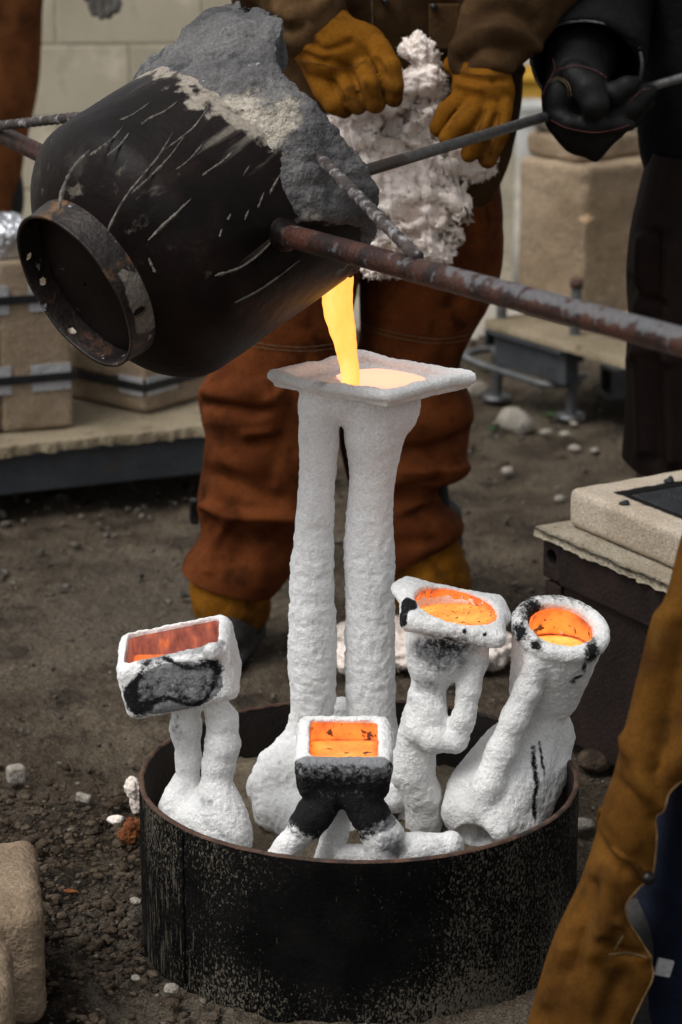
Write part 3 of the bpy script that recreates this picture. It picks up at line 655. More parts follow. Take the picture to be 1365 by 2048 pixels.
# ---- kneeling body with a bucket head, at the right of the ring
def bucket_mould():
    Y = .03; f = Field([.09, -.20, .08], [.37, .18, .50], .0027)
    top = P(1123, 1250, Y); bot = P(1084, 1405, Y+.045); ax = nrm(top-bot)
    f.cone(bot, top, .047, .0665, .012); 
    # thick lip
    u = nrm(np.cross(ax, A([0, 1, 0]))); v = np.cross(ax, u)
    ring_ = [top-ax*.006+.0575*(math.cos(a)*u+math.sin(a)*v) for a in np.arange(37)/36*2*math.pi]; f.chain(ring_, [.0095]*37, .006)
    f.cone(top-ax*.062, top+ax*.03, .043, .0465, .006, op='sub')
    def ch(pts, k=.014): P_ = [P(r[0], r[1], Y+(r[3] if len(r) > 3 else 0)) for r in pts]; f.chain(P_, [S(r[2], p) for p, r in zip(P_, pts)], k)
    ch([(1082, 1420, 48, .04), (1068, 1460, 56, .03), (1035, 1520, 80, .02), (1000, 1580, 92, 0), (985, 1620, 88, -.01)])
    ch([(1085, 1440, 46, .05), (1100, 1475, 44, .05), (1092, 1540, 40, .03), (1060, 1600, 50, .0)], .02)
    ch([(940, 1590, 50, -.02), (928, 1625, 40, -.04), (935, 1640, 34, -.05)], .016); ch([(1005, 1640, 50, -.05), (1040, 1660, 45, -.04)], .02)
    ch([(985, 1650, 24, -.075), (1000, 1668, 20, -.085)], .01)
    ch([(1072, 1325, 25, -.035), (1056, 1380, 27, -.035), (1030, 1440, 28, -.04), (1005, 1500, 30, -.045), (975, 1570, 30, -.055), (955, 1620, 30, -.06)], .009)
    for (x, y) in ((950, 1720), (1000, 1720), (1040, 1710)): p = P(x, y, Y-.03); f.ell(p, [.05, .04, .05], k=.02)
    p = P(950, 1672, Y-.075); f.ell(p, [.026, .022, .016], k=.006, op='sub')
    L = lambda V: ((V-top)@ax, (V-top)@u, (V-top)@v)
    def soot(V):
        h, a, b = L(V); r = np.hypot(a, b); s_ = 0*h
        on = sstep(h, -.02, -.006)
        for (x, y, dx, dy) in ((1046, 1240, .020, .016), (1062, 1222, .014, .012), (1150, 1192, .030, .008), (1108, 1192, .018, .006), (1187, 1308, .010, .012), (1175, 1200, .015, .008), (1072, 1288, .008, .005), (1040, 1268, .012, .008)):
            q = PD(x, y, depth(top)-.04*(1 if y > 1250 else -.6)); s_ = np.maximum(s_, 1.0*blob(V, q, [dx*1.55, .05, dy*2.0]))
        for (x, y, dx, dz) in ((1170, 1340, .005, .016), (1160, 1362, .012, .005), (1150, 1372, .008, .006)): s_ = np.maximum(s_, .95*blob(V, P(x, y, Y-.05), [dx, .05, dz]))
        # runs of soot down the body
        for (pts, w_) in ((((1068, 1505), (1070, 1540), (1074, 1570), (1066, 1600), (1070, 1632)), .0055), (((1082, 1500), (1086, 1530), (1092, 1560)), .0032)):
            for i in range(len(pts)-1):
                for k in range(5): x = pts[i][0]+(pts[i+1][0]-pts[i][0])*k/5; y = pts[i][1]+(pts[i+1][1]-pts[i][1])*k/5; s_ = np.maximum(s_, .9*blob(V, P(x, y, Y-.04), [w_, .06, .006]))
        return s_
    def grey(V): return .5*blob(V, P(1070, 1640, Y-.05), [.05, .05, .04])+.6*blob(V, P(950, 1675, Y-.08), [.04, .05, .02])+.15*blob(V, P(1110, 1380, Y-.05), [.06, .06, .03])
    finish('shell_mould', 'bulky white mould with a bucket shaped head, rightmost in the ring', f, M_shellB, [(.0017, 24, 3, 65, None), (.0008, 85, 2, 66, 'billow'), (.0012, 180, 2, 67, None)], dict(soot=soot, grey=grey))
    Mb = np.stack([u, v, ax], 1)
    if np.linalg.det(Mb) < 0: Mb = np.stack([u, -v, ax], 1)
    melt('molten_metal', 'orange metal deep in the bucket shaped head at the right', top, Mb, [(.0432*math.cos(a), .0432*math.sin(a)) for a in np.arange(56)/56*2*math.pi], -.006, top[2]-.034, -.058, M_melt_deep, (.58, .48), .92, .14)
bucket_mould()

# =================================================================== tilted pouring ladle (cut tank with foot collar, lining, shank pipes)
M_tank = mat('ladle_steel', (.0034, .0020, .0017), (.0085, .0052, .0045), scale=9, rough=.5, bump=.14, bscale=60, bdist=.002, spec=.13, attr_co=('lx', 'ly', 'lz'),
             layers=[dict(c=(.022, .011, .009), scale=7, lo=.54, hi=.75, a=.6), dict(c=(.10, .088, .075), attr='drip', on='attr', scale=11, stretch=(1, 1, .16), lo=.42, hi=.95, amt=1.1, a=.55),
                     dict(c=(.20, .175, .145), attr='drip', on='attr', scale=26, stretch=(1, 1, .12), lo=.46, hi=.80, amt=1.3, a=.65, dist=.4),
                     dict(c=(.22, .20, .165), attr='fleck', scale=85, lo=.60, hi=.66, amt=1.0, a=.8),
                     dict(c=(.13, .065, .04), attr='rust', scale=40, lo=.4, hi=.8, amt=.8, a=.7),
                     dict(c=(.27, .235, .195), attr='wash', scale=32, lo=.40, hi=.66, amt=.9, rough=.9)])
M_drip = mat('dried_slip', (.09, .08, .066), (.19, .168, .14), scale=40, rough=.9, bump=.4, bscale=200, layers=[dict(c=(.03, .026, .024), scale=55, lo=.47, hi=.60, a=.85)])
M_lining = mat('refractory', (.075, .073, .074), (.150, .145, .143), scale=11, rough=.95, bump=.5, bscale=100, bdist=.004, spec=.1, grain=.25,
               layers=[dict(c=(.05, .052, .058), scale=24, lo=.58, hi=.70, a=.8), dict(c=(.42, .375, .31), attr='buff', scale=30, lo=.35, hi=.75, amt=.8), dict(c=(.02, .017, .015), attr='scorch', scale=50, lo=.35, hi=.7, amt=.9),
                       dict(c=(.55, .55, .55), scale=130, lo=.70, hi=.74, a=.6)],
               bumps=[(.3, 420, .0015, None)])
M_collar = mat('collar_steel', (.012, .009, .008), (.030, .022, .019), scale=14, rough=.5, bump=.2, bscale=90, metal=.3,
               layers=[dict(c=(.17, .15, .125), attr='worn', scale=35, lo=.45, hi=.62, amt=.7), dict(c=(.20, .10, .038), attr='burnt', scale=28, lo=.45, hi=1.0, amt=1.1, a=.8), dict(c=(.28, .285, .30), scale=48, lo=.655, hi=.70, a=.8), dict(c=(.10, .045, .03), scale=30, lo=.58, hi=.66, a=.7)])
M_pipe = mat('rusty_pipe', (.026, .010, .0075), (.070, .026, .016), scale=16, rough=.5, bump=.25, bscale=150, metal=.25,
             layers=[dict(c=(.012, .009, .008), scale=22, lo=.50, hi=.62, a=.85), dict(c=(.13, .13, .135), attr='bare', scale=55, lo=.45, hi=.62, amt=1.1, a=.75), dict(c=(.24, .085, .02), scale=30, lo=.66, hi=.72, a=.6), dict(c=(.45, .42, .38), scale=120, lo=.72, hi=.75)])
M_rebar = mat('ashy_rebar', (.025, .018, .016), (.06, .045, .041), scale=40, rough=.7, bump=.5, bscale=180, layers=[dict(c=(.30, .295, .295), scale=55, lo=.50, hi=.64, a=.8)])
M_rod = mat('bare_steel_rod', (.075, .073, .071), (.13, .126, .122), scale=60, rough=.42, bump=.15, bscale=160, metal=.55, layers=[dict(c=(.05, .035, .028), attr='hotend', scale=40, lo=.4, hi=.8, amt=.5)])
M_stream = hot('pouring_metal', [(0, (1.0, .20, .025)), (.35, (1.0, .31, .045)), (.7, (1.0, .42, .075)), (1.0, (1.0, .52, .14))], 1.12, nscale=22, namt=1.5, stretch=(1, 1, .35))

LA = nrm([-.721, -.584, -.392])                        # from mouth to foot
LM = P(526, 334, .165); LR = .189
LUP = nrm(A([0, 0, 1])-LA*LA[2]); LSIDE = nrm(np.cross(LA, LUP))
if LSIDE[1] > 0: LSIDE = -LSIDE                        # towards the camera
def on_tank(px, py, r=LR):
    d = nrm(ray(px, py)); o = CAMP-LM; dp = d-LA*(d@LA); op = o-LA*(o@LA)
    a, b, c = dp@dp, 2*dp@op, op@op-r*r; q = b*b-4*a*c
    return CAMP+d*((-b-math.sqrt(max(q, 0)))/(2*a))
def ladle():
    t = thing('pouring_ladle', 'tilted black steel ladle with a grey crusted mouth pouring metal', 'ladle', LM+LA*.3+A([0, 0, -.2]))
    # tank wall
    prof = [(0.004, LR-.006), (0, LR-.002), (.001, LR), (.01, LR)]+[(u, LR) for u in np.linspace(.02, .215, 40)]
    prof += [(.22+.096*math.sin(b), LR*math.cos(b)**.92 if b < 1.57 else .002) for b in np.linspace(.04, 1.5707, 34)]
    m = 220; a = np.arange(m)/m*2*math.pi; V = []
    for (u, r) in prof: V.append(LM+LA*u+r*(np.cos(a)[:, None]*LUP+np.sin(a)[:, None]*LSIDE))
    V = np.concatenate(V); q = V-LM; u = q@LA; cu = q@LUP/LR; cs = q@LSIDE/LR
    n = nrm(V-(LM+LA*u[:, None])) if False else (V-(LM+np.outer(u, LA)))/np.maximum(np.linalg.norm(V-(LM+np.outer(u, LA)), axis=1), 1e-6)[:, None]
    V = V+n*(.0016*fbm(V*11, 3, 70)+.0005*fbm(V*50, 2, 71))[:, None]
    upn = sstep(cu, -.35, .75)
    att = dict(lx=q@LUP, ly=q@LSIDE, lz=u, drip=np.clip(.04+.44*upn*sstep(u, .24, .04)+.15*upn+.16*sstep(u, .1, .02), 0, 1), fleck=.20*sstep(u, .26, .05),
               rust=.75*sstep(cu, -.55, -.85)*sstep(u, .2, .02), wash=.66*sstep(u-.078-.03*sstep(cu, .2, .9)+.03*fbm(V*14, 3, 72), .05, -.02)*sstep(cu, .05, .55))
    obj('tank', V, grid_faces(len(prof), m), M_tank, t, attrs=att)
    # foot collar with its holes
    rc, u0, u1, nn, mu = .1140, .272, .336, 420, 34; th = .0045
    holes = []
    for (px, py) in ((258, 556), ):
        pass
    aa = np.arange(nn)/nn*2*math.pi; uu = np.linspace(u0, u1, mu)
    hole_a = [math.radians(x) for x in (100, 222, 262, 284, 318)]
    def keep(i, j):
        ac = (aa[j]+math.pi/nn); uc = (uu[i]+uu[i+1])/2
        for k, ha in enumerate(hole_a):
            d = (ac-ha+math.pi) % (2*math.pi)-math.pi
            if (d*rc/.0065)**2+((uc-(u0+.044+.006*(k % 2)))/(.010 if k == 0 else .0062))**2 < 1: return False
        return True
    V = []
    for (r, sg) in ((rc, 1), (rc-th, -1)):
        for i, x in enumerate(uu):
            rr = r+.004*sstep(x, u0+.03, u0)+.0012*math.sin(x*90); V.append(LM+LA*x+rr*(np.cos(aa)[:, None]*LUP+np.sin(aa)[:, None]*LSIDE)+np.outer(.0004*np.sin(aa*9+x*30), LA))
    V = np.concatenate(V); Fs = []; o2 = mu*nn
    for i in range(mu-1):
        for j in range(nn):
            if not keep(i, j): continue
            k = (j+1) % nn; q4 = (i*nn+j, i*nn+k, (i+1)*nn+k, (i+1)*nn+j); Fs.append(q4); Fs.append(tuple(o2+x for x in q4[::-1]))
    for j in range(nn): k = (j+1) % nn; e = (mu-1)*nn; Fs.append((e+j, e+k, o2+e+k, o2+e+j))
    q = V-LM; an = np.arctan2(q@LSIDE, q@LUP)
    worn = .95*np.exp(-((an-1.62)/.42)**2)*sstep(q@LA, u1-.002, u1-.016)+.15; burnt = .8*np.exp(-((an-1.15)/.14)**2)+.8*np.exp(-((an-.05)/.2)**2)+.5*np.exp(-((an-2.2)/.15)**2)
    obj('foot_collar', V, Fs, M_collar, t, attrs=dict(worn=np.clip(worn, 0, 1), burnt=np.clip(burnt, 0, 1)))
    # refractory round the mouth
    f = Field(LM-.29, LM+.29, .0052); X, Y, Z = np.meshgrid(*f.ax, indexing='ij'); pts = np.stack([X.ravel(), Y.ravel(), Z.ravel()], 1).astype(np.float32)
    q = pts-LM.astype(np.float32); u = q@LA.astype(np.float32); x = q@LUP.astype(np.float32); y = q@LSIDE.astype(np.float32); r = np.hypot(x, y); cu = x/np.maximum(r, 1e-5); cs = y/np.maximum(r, 1e-5)
    ext = .012+.020*sstep(cu, -.85, -.45)-.024*sstep(cu, .05, .5)+.068*sstep(cu, .80, .985); cov = -.004+.094*sstep(cu, -.40, -.02)
    cov = cov+.016*fbm(np.stack([cu*4, cs*4, u*0], 1), 3, 74)*sstep(cu, -.2, .2)
    th = .014*sstep(u, cov+.002, cov-.04)*sstep(cu, -.45, -.10)+.0035+.016*sstep(cu, .75, .97)*sstep(u, .03, -.02)
    ring_ = np.maximum(np.maximum(r-(LR+th-.010*sstep(-u, .02, .08)), .138-r), np.maximum(u-cov, -ext-u))
    bottom = np.maximum(np.maximum(r-.186, u-.20), .10-u); wall = np.maximum(np.maximum(r-.1845, .138-r), np.maximum(u-.2, -u-.004))
    f.f = np.minimum(np.minimum(ring_, bottom), wall).reshape(f.f.shape).astype(np.float32)
    V, Q = f.mesh(); V = smooth_mesh(V, Q, 2, .5); q = V-LM; u = q@LA; rr = q-np.outer(u, LA); r = np.linalg.norm(rr, axis=1); cu = (rr@LUP)/np.maximum(r, 1e-5)
    k = sstep(r, .15, .19)*sstep(u, .12, .06); n = vnormals(V, Q)
    V = V+n*(k*(.010*fbm(V*14, 4, 75)+.005*fbm(V*34, 4, 76, kind='billow')+.002*fbm(V*110, 2, 77)-.002))[:, None]
    top = LM+LUP*LR-LA*.075; V = V+n*(.016*np.exp(-(np.linalg.norm(V-top, axis=1)/.06)**2)*fbm(V*30, 3, 78, kind='billow'))[:, None]
    buff = .85*blob(V, on_tank(450, 240, LR+.01), [.11, .11, .035])+.5*blob(V, on_tank(520, 280, LR+.01), [.05, .08, .04])+.55*blob(V, on_tank(625, 430, LR+.01), [.02, .05, .05])
    scorch = .7*sstep(u, .055, .085)*sstep(cu, .20, -.2)+.9*blob(V, on_tank(650, 465, LR), [.03, .05, .02])
    obj('refractory_lining', V, Q, M_lining, t, attrs=dict(buff=np.clip(buff, 0, 1), scorch=np.clip(scorch, 0, 1)))
    # dried drips of slip
    drips = [[(180, 300), (150, 330), (128, 372), (118, 420)], [(420, 210), (392, 250), (372, 268), (330, 300)], [(560, 350), (548, 372), (540, 388)], [(500, 330), (486, 352)], [(360, 200), (330, 222), (300, 236), (282, 250)], [(600, 520), (560, 552), (520, 580), (470, 606)], [(348, 262), (318, 312), (285, 352), (256, 388), (234, 424), (216, 462)], [(372, 268), (338, 315), (296, 358), (262, 388)], [(384, 396), (352, 428), (330, 448), (297, 481)],
             [(298, 516), (306, 534), (312, 545)], [(250, 250), (222, 280), (200, 296), (178, 312)], [(262, 262), (238, 292), (214, 312)], [(470, 300), (446, 322), (420, 340), (405, 352)],
             [(528, 385), (522, 402), (516, 416)], [(462, 428), (456, 440)], [(444, 458), (440, 474)], [(545, 480), (520, 508), (480, 536), (430, 552)], [(498, 420), (490, 440)], [(410, 282), (380, 318), (352, 340)], [(300, 205), (268, 228), (240, 240)]]
    for i, d in enumerate(drips):
        k = 6*len(d); p2 = catmull(d, k); w_ = (1.0 if i in (0, 2) else .7)*.0024*(sstep(np.arange(k), -1, 4)*sstep(-np.arange(k), -k, -k+4)*(.8+.3*np.linspace(0, 1, k)))*(1+.55*vnoise(np.stack([np.arange(k)*.9, np.full(k, i*3.3), np.zeros(k)], 1)))
        pp = A([on_tank(x, y) for x, y in p2]); V = []; nl = 7
        for j in range(k):
            uu_ = (pp[j]-LM)@LA; nn_ = nrm(pp[j]-LM-LA*uu_); tg = nrm(pp[min(j+1, k-1)]-pp[max(j-1, 0)]); sd_ = np.cross(nn_, tg)
            for b in np.linspace(-1, 1, nl): V.append(pp[j]+sd_*b*w_[j]+nn_*(.0018*(1-b*b)-.0007))
        obj('dried_drip', V, grid_faces(k, nl, False), M_drip, t)
    # shank: pipe to the near handle, pipe to the far handle, a brace on each
    s0 = on_tank(566, 468); e0 = PD(1365, 684, 2.70); d = nrm(e0-s0); L = np.linalg.norm(e0-s0)
    def pipe(name, pts, r, mt, n=60):
        V, Fs = tube(catmull(pts, n), r, 20); return obj(name, V, Fs, mt, t, attrs=dict(bare=np.clip(.25+.5*sstep((V-s0)@d, .25, .6)*sstep(vnormals_safe(V, pts)[:, 2], .1, .7), 0, 1)))
    def vnormals_safe(V, pts): a = A(pts[0]); b = nrm(A(pts[-1])-a); q = V-a; q = q-np.outer(q@b, b); return q/np.maximum(np.linalg.norm(q, axis=1), 1e-6)[:, None]
    pipe('shank_pipe', [s0-d*.03, s0+d*L*.5, e0, e0+d*.45], .0148, M_pipe)
    b0 = P(150, 340, .72); b1 = P(-160, 190, 1.15); pipe('shank_pipe', [b0+(b0-b1)*.1, b0, b1], .0148, M_pipe)
    # welded boss where the near pipe meets the tank
    fb = Field(s0-.06, s0+.06, .003); fb.cap(s0-d*.01, s0+d*.02, .026, .017, .01); V, Q = fb.mesh(); V = crumple(V, Q, [(.003, 60, 3, 79, None)]); obj('weld_boss', V, Q, M_tank, t, attrs=dict(lx=V[:, 0]*0, ly=V[:, 0]*0, lz=V[:, 0]*0, drip=V[:, 0]*0, fleck=V[:, 0]*0, rust=V[:, 0]*0+.4, wash=V[:, 0]*0))
    def rebar(pa, pb, r):
        k = 90; pp = A([pa+(pb-pa)*i/(k-1) for i in range(k)]); rad = r*(1+.13*((np.arange(k) % 4) < 1)); return obj('brace_bar', *tube(pp, rad, 10), M_rebar, t)
    u832 = s0+d*L*.0; 
    ts = np.linspace(0, 1, 400); pr = A([proj(s0+d*L*x)[:2] for x in ts]); i = int(np.argmin(np.abs(pr[:, 0]-836))); rebar(on_tank(642, 318, LR+.02), s0+d*L*ts[i]+A([0, 0, .015]), .0075)
    rebar(P(210, 228, .50), P(-40, 256, .95), .0075)
ladle()
# stream of metal from the lip down to the tray
def stream():
    Yl, Yt = .135, TY-.03
    rows = [(535, 662, 706, Yl, .010), (560, 650, 707, Yl, .011), (598, 643, 706, Yl-.002, .011), (640, 652, 709, Yl-.005, .010), (680, 665, 713, Yl-.010, .009), (725, 677, 716, Yl-.018, .009), (770, 685, 719, Yt, .010), (780, 683, 722, Yt, .011)]
    V, Q = loft(rows, 90, 40, 2.2); V = V+A([1, .4, 0])*(.0022*fbm(V*A([40, 40, 30]), 3, 80)+.0012*fbm(V*A([90, 90, 70]), 2, 81))[:, None]
    cx = np.repeat(np.linspace(0, 1, 90), 40); H = .55+.25*np.cos(np.tile(np.arange(40)/40*2*math.pi, 90)+2.2)
    tag(obj('molten_metal', V, Q, M_stream, attrs=dict(glowing=np.clip(H, 0, 1))), 'bright yellow stream of metal falling from the ladle lip', 'molten metal')
    # metal still inside the ladle, level with the lip
    zl = (LM+LR*.9*nrm(-LUP))[2]+.012; pts = []
    for a in np.arange(80)/80*2*math.pi:
        w_ = .1365*(math.cos(a)*LUP+math.sin(a)*LSIDE); u = (zl-LM[2]-w_[2])/LA[2]
        if -.005 < u < .098: pts.append(LM+w_+LA*u)
    if len(pts) > 3:
        pts = A(pts); c = pts.mean(0); an = np.arctan2(pts[:, 1]-c[1], pts[:, 0]-c[0]); pts = pts[np.argsort(an)]; n = len(pts)
        V = np.vstack([pts, c[None]]); tag(obj('molten_metal', V, [(j, (j+1) % n, n) for j in range(n)], M_stream, attrs=dict(glowing=np.full(n+1, .5))), 'glowing metal still held inside the tilted ladle', 'molten metal')
stream()
# skimming rod
def rod():
    a = P(700, 351, .10); b = P(1110, 228, .98); c = P(1400, 146, 1.08)
    V, Fs = tube(catmull([a, a+(b-a)*.5, b, c, c+(c-b)*.7], 60), .0085, 14); h = sstep(np.linalg.norm(V-a, axis=1), .35, .1)
    tag(obj('skimming_rod', V, Fs, M_rod, attrs=dict(hotend=h)), 'straight bare steel rod held by the black glove', 'rod')
rod()

# =================================================================== tables, sand moulds and other props
M_tan = mat('bonded_sand', (.2592, .1944, .1296), (.3312, .2556, .1800), scale=7, rough=.95, bump=.5, bscale=180, bdist=.003, spec=.12,
            layers=[dict(c=(.1728, .1260, .0828), scale=4, lo=.54, hi=.70, a=.7), dict(c=(.0720, .0576, .0432), scale=110, lo=.70, hi=.76, a=.6), dict(c=(.0936, .0720, .0540), attr='grime', scale=12, lo=.3, hi=.9, amt=.6, a=.7)])
M_tan_pale = mat('pale_bonded_sand', (.4032, .3312, .2520), (.4896, .4176, .3312), scale=9, rough=.95, bump=.5, bscale=230, bdist=.002, spec=.12,
                 layers=[dict(c=(.3024, .2376, .1728), scale=5, lo=.56, hi=.72, a=.5), dict(c=(.0086, .0079, .0079), attr='grime', scale=60, lo=.38, hi=.72, amt=.45)])
M_olive = mat('grey_brown_sand', (.2369, .1732, .1111), (.3326, .2527, .1710), scale=5, rough=.95, bump=.5, bscale=120, spec=.1,
              layers=[dict(c=(.1008, .0749, .0513), attr='grime', scale=9, lo=.35, hi=.9, amt=.8, a=.7), dict(c=(.5242, .3557, .2137), attr='chip', scale=30, lo=.4, hi=.7, amt=.5)])
M_board = mat('weathered_board', (.1716, .1353, .0825), (.2376, .1914, .1254), scale=6, rough=.9, bump=.4, bscale=90, layers=[dict(c=(.0594, .0462, .0297), scale=22, lo=.56, hi=.7, a=.7), dict(c=(.3300, .2772, .1848), scale=55, lo=.62, hi=.7, a=.6)])
M_greysteel = mat('grey_painted_steel', (.0275, .0308, .0352), (.0440, .0479, .0534), scale=5, rough=.55, bump=.12, bscale=60, layers=[dict(c=(.0121, .0110, .0110), scale=7, lo=.55, hi=.72, a=.7), dict(c=(.0660, .0330, .0165), scale=14, lo=.66, hi=.74, a=.6)])
M_galv = mat('dull_galvanised', (.0868, .0899, .0930), (.1426, .1457, .1488), scale=20, rough=.5, bump=.2, bscale=120, metal=.5, layers=[dict(c=(.0558, .0465, .0372), scale=16, lo=.54, hi=.7, a=.8)])
M_rustbox = mat('dark_rusty_steel', (.0121, .0069, .0055), (.0275, .0143, .0105), scale=7, rough=.8, bump=.3, bscale=160, spec=.25, layers=[dict(c=(.0468, .0198, .0099), scale=26, lo=.58, hi=.70, a=.6), dict(c=(.0550, .0495, .0440), scale=140, lo=.69, hi=.73, a=.7)])
M_strap = mat('black_strap', (.0048, .0048, .0054), (.0096, .0096, .0102), scale=30, rough=.6, bump=.1, bscale=300)
M_paper = mat('paper_pad', (.3080, .3080, .3150), (.3920, .3920, .3920), scale=9, rough=.9, bump=.3, bscale=30, layers=[dict(c=(.1540, .1470, .1470), scale=14, lo=.56, hi=.72, a=.6)])
M_foil = mat('aluminium_foil', (.55, .56, .58), (.75, .76, .78), scale=20, rough=.28, bump=.6, bscale=60, metal=.95)
M_yellow = mat('yellow_plastic', (.3750, .2025, .0112), (.4350, .2475, .0150), scale=4, rough=.5, bump=.0, layers=[dict(c=(.1875, .1050, .0150), scale=6, lo=.56, hi=.72, a=.6)])
M_whiteplastic = mat('white_plastic', (.3600, .3600, .3450), (.4350, .4350, .4125), scale=4, rough=.5, bump=.0)
M_char = mat('black_core', (.0084, .0096, .0114), (.0180, .0198, .0228), scale=30, rough=.55, bump=.5, bscale=200, layers=[dict(c=(.0600, .0600, .0630), scale=220, lo=.66, hi=.72, a=.6)])
M_stone = mat('pale_stone', (.2100, .1855, .1505), (.3220, .2940, .2485), scale=25, rough=.9, bump=.5, bscale=120, layers=[dict(c=(.0840, .0700, .0560), scale=30, lo=.54, hi=.68, a=.6)])
M_wool = mat('ceramic_wool', (.8034, .6944, .6192), (.9270, .8422, .7776), scale=14, rough=1.0, bump=.35, bscale=95, bdist=.004, spec=.03, grain=.12,
             layers=[dict(c=(.5665, .4629, .3840), scale=24, lo=.57, hi=.72, a=.45), dict(c=(.1648, .1182, .0960), scale=36, lo=.70, hi=.74, a=.5)], bumps=[(.4, 300, .002, (1, 1, .5))])
M_rustclump = mat('rusty_clump', (.1400, .0385, .0084), (.2520, .0840, .0175), scale=40, rough=.9, bump=.8, bscale=120, layers=[dict(c=(.0350, .0126, .0056), scale=50, lo=.52, hi=.64)])

def sandblock(name, c, half, rot, mt, parent=None, rnd=.012, h=.006, amp=.0025, seed=90, label=None, cat=None, cuts=(), grime=None, chip=None, taper=None):
    c = A(c); e = np.linalg.norm(half)+.02; f = Field(c-e if rot is not None else c-A(half)-.02, c+e if rot is not None else c+A(half)+.02, h); f.box(c, half, rot, rnd, taper=taper)
    for (cc, r) in cuts: f.ell(cc, [r]*3, k=.008, op='sub')
    V, Q = f.mesh(); V = smooth_mesh(V, Q, 1); V = crumple(V, Q, [(amp, 22, 3, seed, None), (amp*.5, 90, 2, seed+1, None)])
    at = dict(grime=np.clip(grime(V), 0, 1) if grime else np.zeros(len(V)), chip=np.clip(chip(V), 0, 1) if chip else np.zeros(len(V)))
    o = obj(name, V, Q, mt, parent, attrs=at)
    return tag(o, label, cat) if label else o
def basis(d): u = nrm(A([d[0], d[1], 0])); return np.stack([u, A([-u[1], u[0], 0]), A([0, 0, 1.0])], 1)

# ---- left low table
bz = .166; a = PZ(0, 893, bz); b = PZ(405, 852, bz); Bl = basis(b-a); Lc = (a+b)/2
def left_table():
    t = thing('low_work_table', 'low table of tan board on a grey steel beam at the left', 'table', A([Lc[0], Lc[1]+.4, 0]))
    ux, uy = Bl[:, 0], Bl[:, 1]; x0, x1 = -.62, .42; mid = Lc+ux*(x0+x1)/2; hw = (x1-x0)/2
    # board with a frayed edge
    n, m = 160, 24; xs = np.linspace(x0, x1, n); ys = np.concatenate([[0, .002, .006], np.linspace(.02, .95, m-3)]); V = []
    for yy in ys:
        p = Lc+np.outer(xs, ux)+uy*yy; jig = (.010*fbm(p*A([45, 45, 1]), 3, 101))*(1 if yy < .012 else 0); V.append(p+np.outer(jig, uy)+np.outer(np.full(n, -.004 if yy == 0 else 0)+.002*fbm(p*20, 2, 102), A([0, 0, 1])))
    low = V[0]+A([0, 0, -.019])+np.outer(.008*fbm(V[0]*60, 2, 103), uy); low[:, 2] += .004*fbm(V[0]*50, 2, 104); V = [low]+V
    obj('board', np.concatenate(V), grid_faces(m+1, n, False), M_board, t)
    box_obj('front_beam', mid+uy*.035+A([0, 0, -.066]), (hw, .024, .043), M_greysteel, t, Bl, .005)
    box_obj('beam_lip', mid+uy*.018+A([0, 0, -.0245]), (hw, .014, .0045), M_greysteel, t, Bl, .002)
    box_obj('back_beam', mid+uy*.90+A([0, 0, -.066]), (hw, .024, .043), M_greysteel, t, Bl, .005)
    for xx in (x0+.06, x1-.06): box_obj('cross_beam', Lc+ux*xx+uy*.47+A([0, 0, -.07]), (.02, .40, .038), M_greysteel, t, Bl, .004)
    for xx in (x0+.06, x1-.06):
        for yy in (.05, .89): box_obj('foot', Lc+ux*xx+uy*yy+A([0, 0, -.139]), (.03, .03, .028), M_greysteel, t, Bl, .003)
left_table()
def strap_and_pads(t, c, half, Rb, z, pads, mt=None):
    """black band round a box at height z with paper pads under it"""
    h = (half[0]+.002, half[1]+.002); pts = [c+Rb@A([x, y, 0])+A([0, 0, z]) for x, y in ((-h[0], -h[1]), (h[0], -h[1]), (h[0], h[1]), (-h[0], h[1]))]
    for i in range(4):
        p, q = pts[i], pts[(i+1) % 4]; B_ = basis(q-p); box_obj('strap', (p+q)/2-B_[:, 1]*.0035, (np.linalg.norm(q-p)/2+.0035, .0022, .0085), M_strap, t, B_, .0008)
    for (fx, w_, hh, face) in pads:
        if face == 'front': box_obj('paper_pad', c+Rb@A([fx, -half[1]-.0022, 0])+A([0, 0, z]), (w_, .0016, hh), M_paper, t, Rb, .0006)
        else: box_obj('paper_pad', c+Rb@A([half[0]+.0022, fx, 0])+A([0, 0, z]), (.0016, w_, hh), M_paper, t, Rb, .0006)
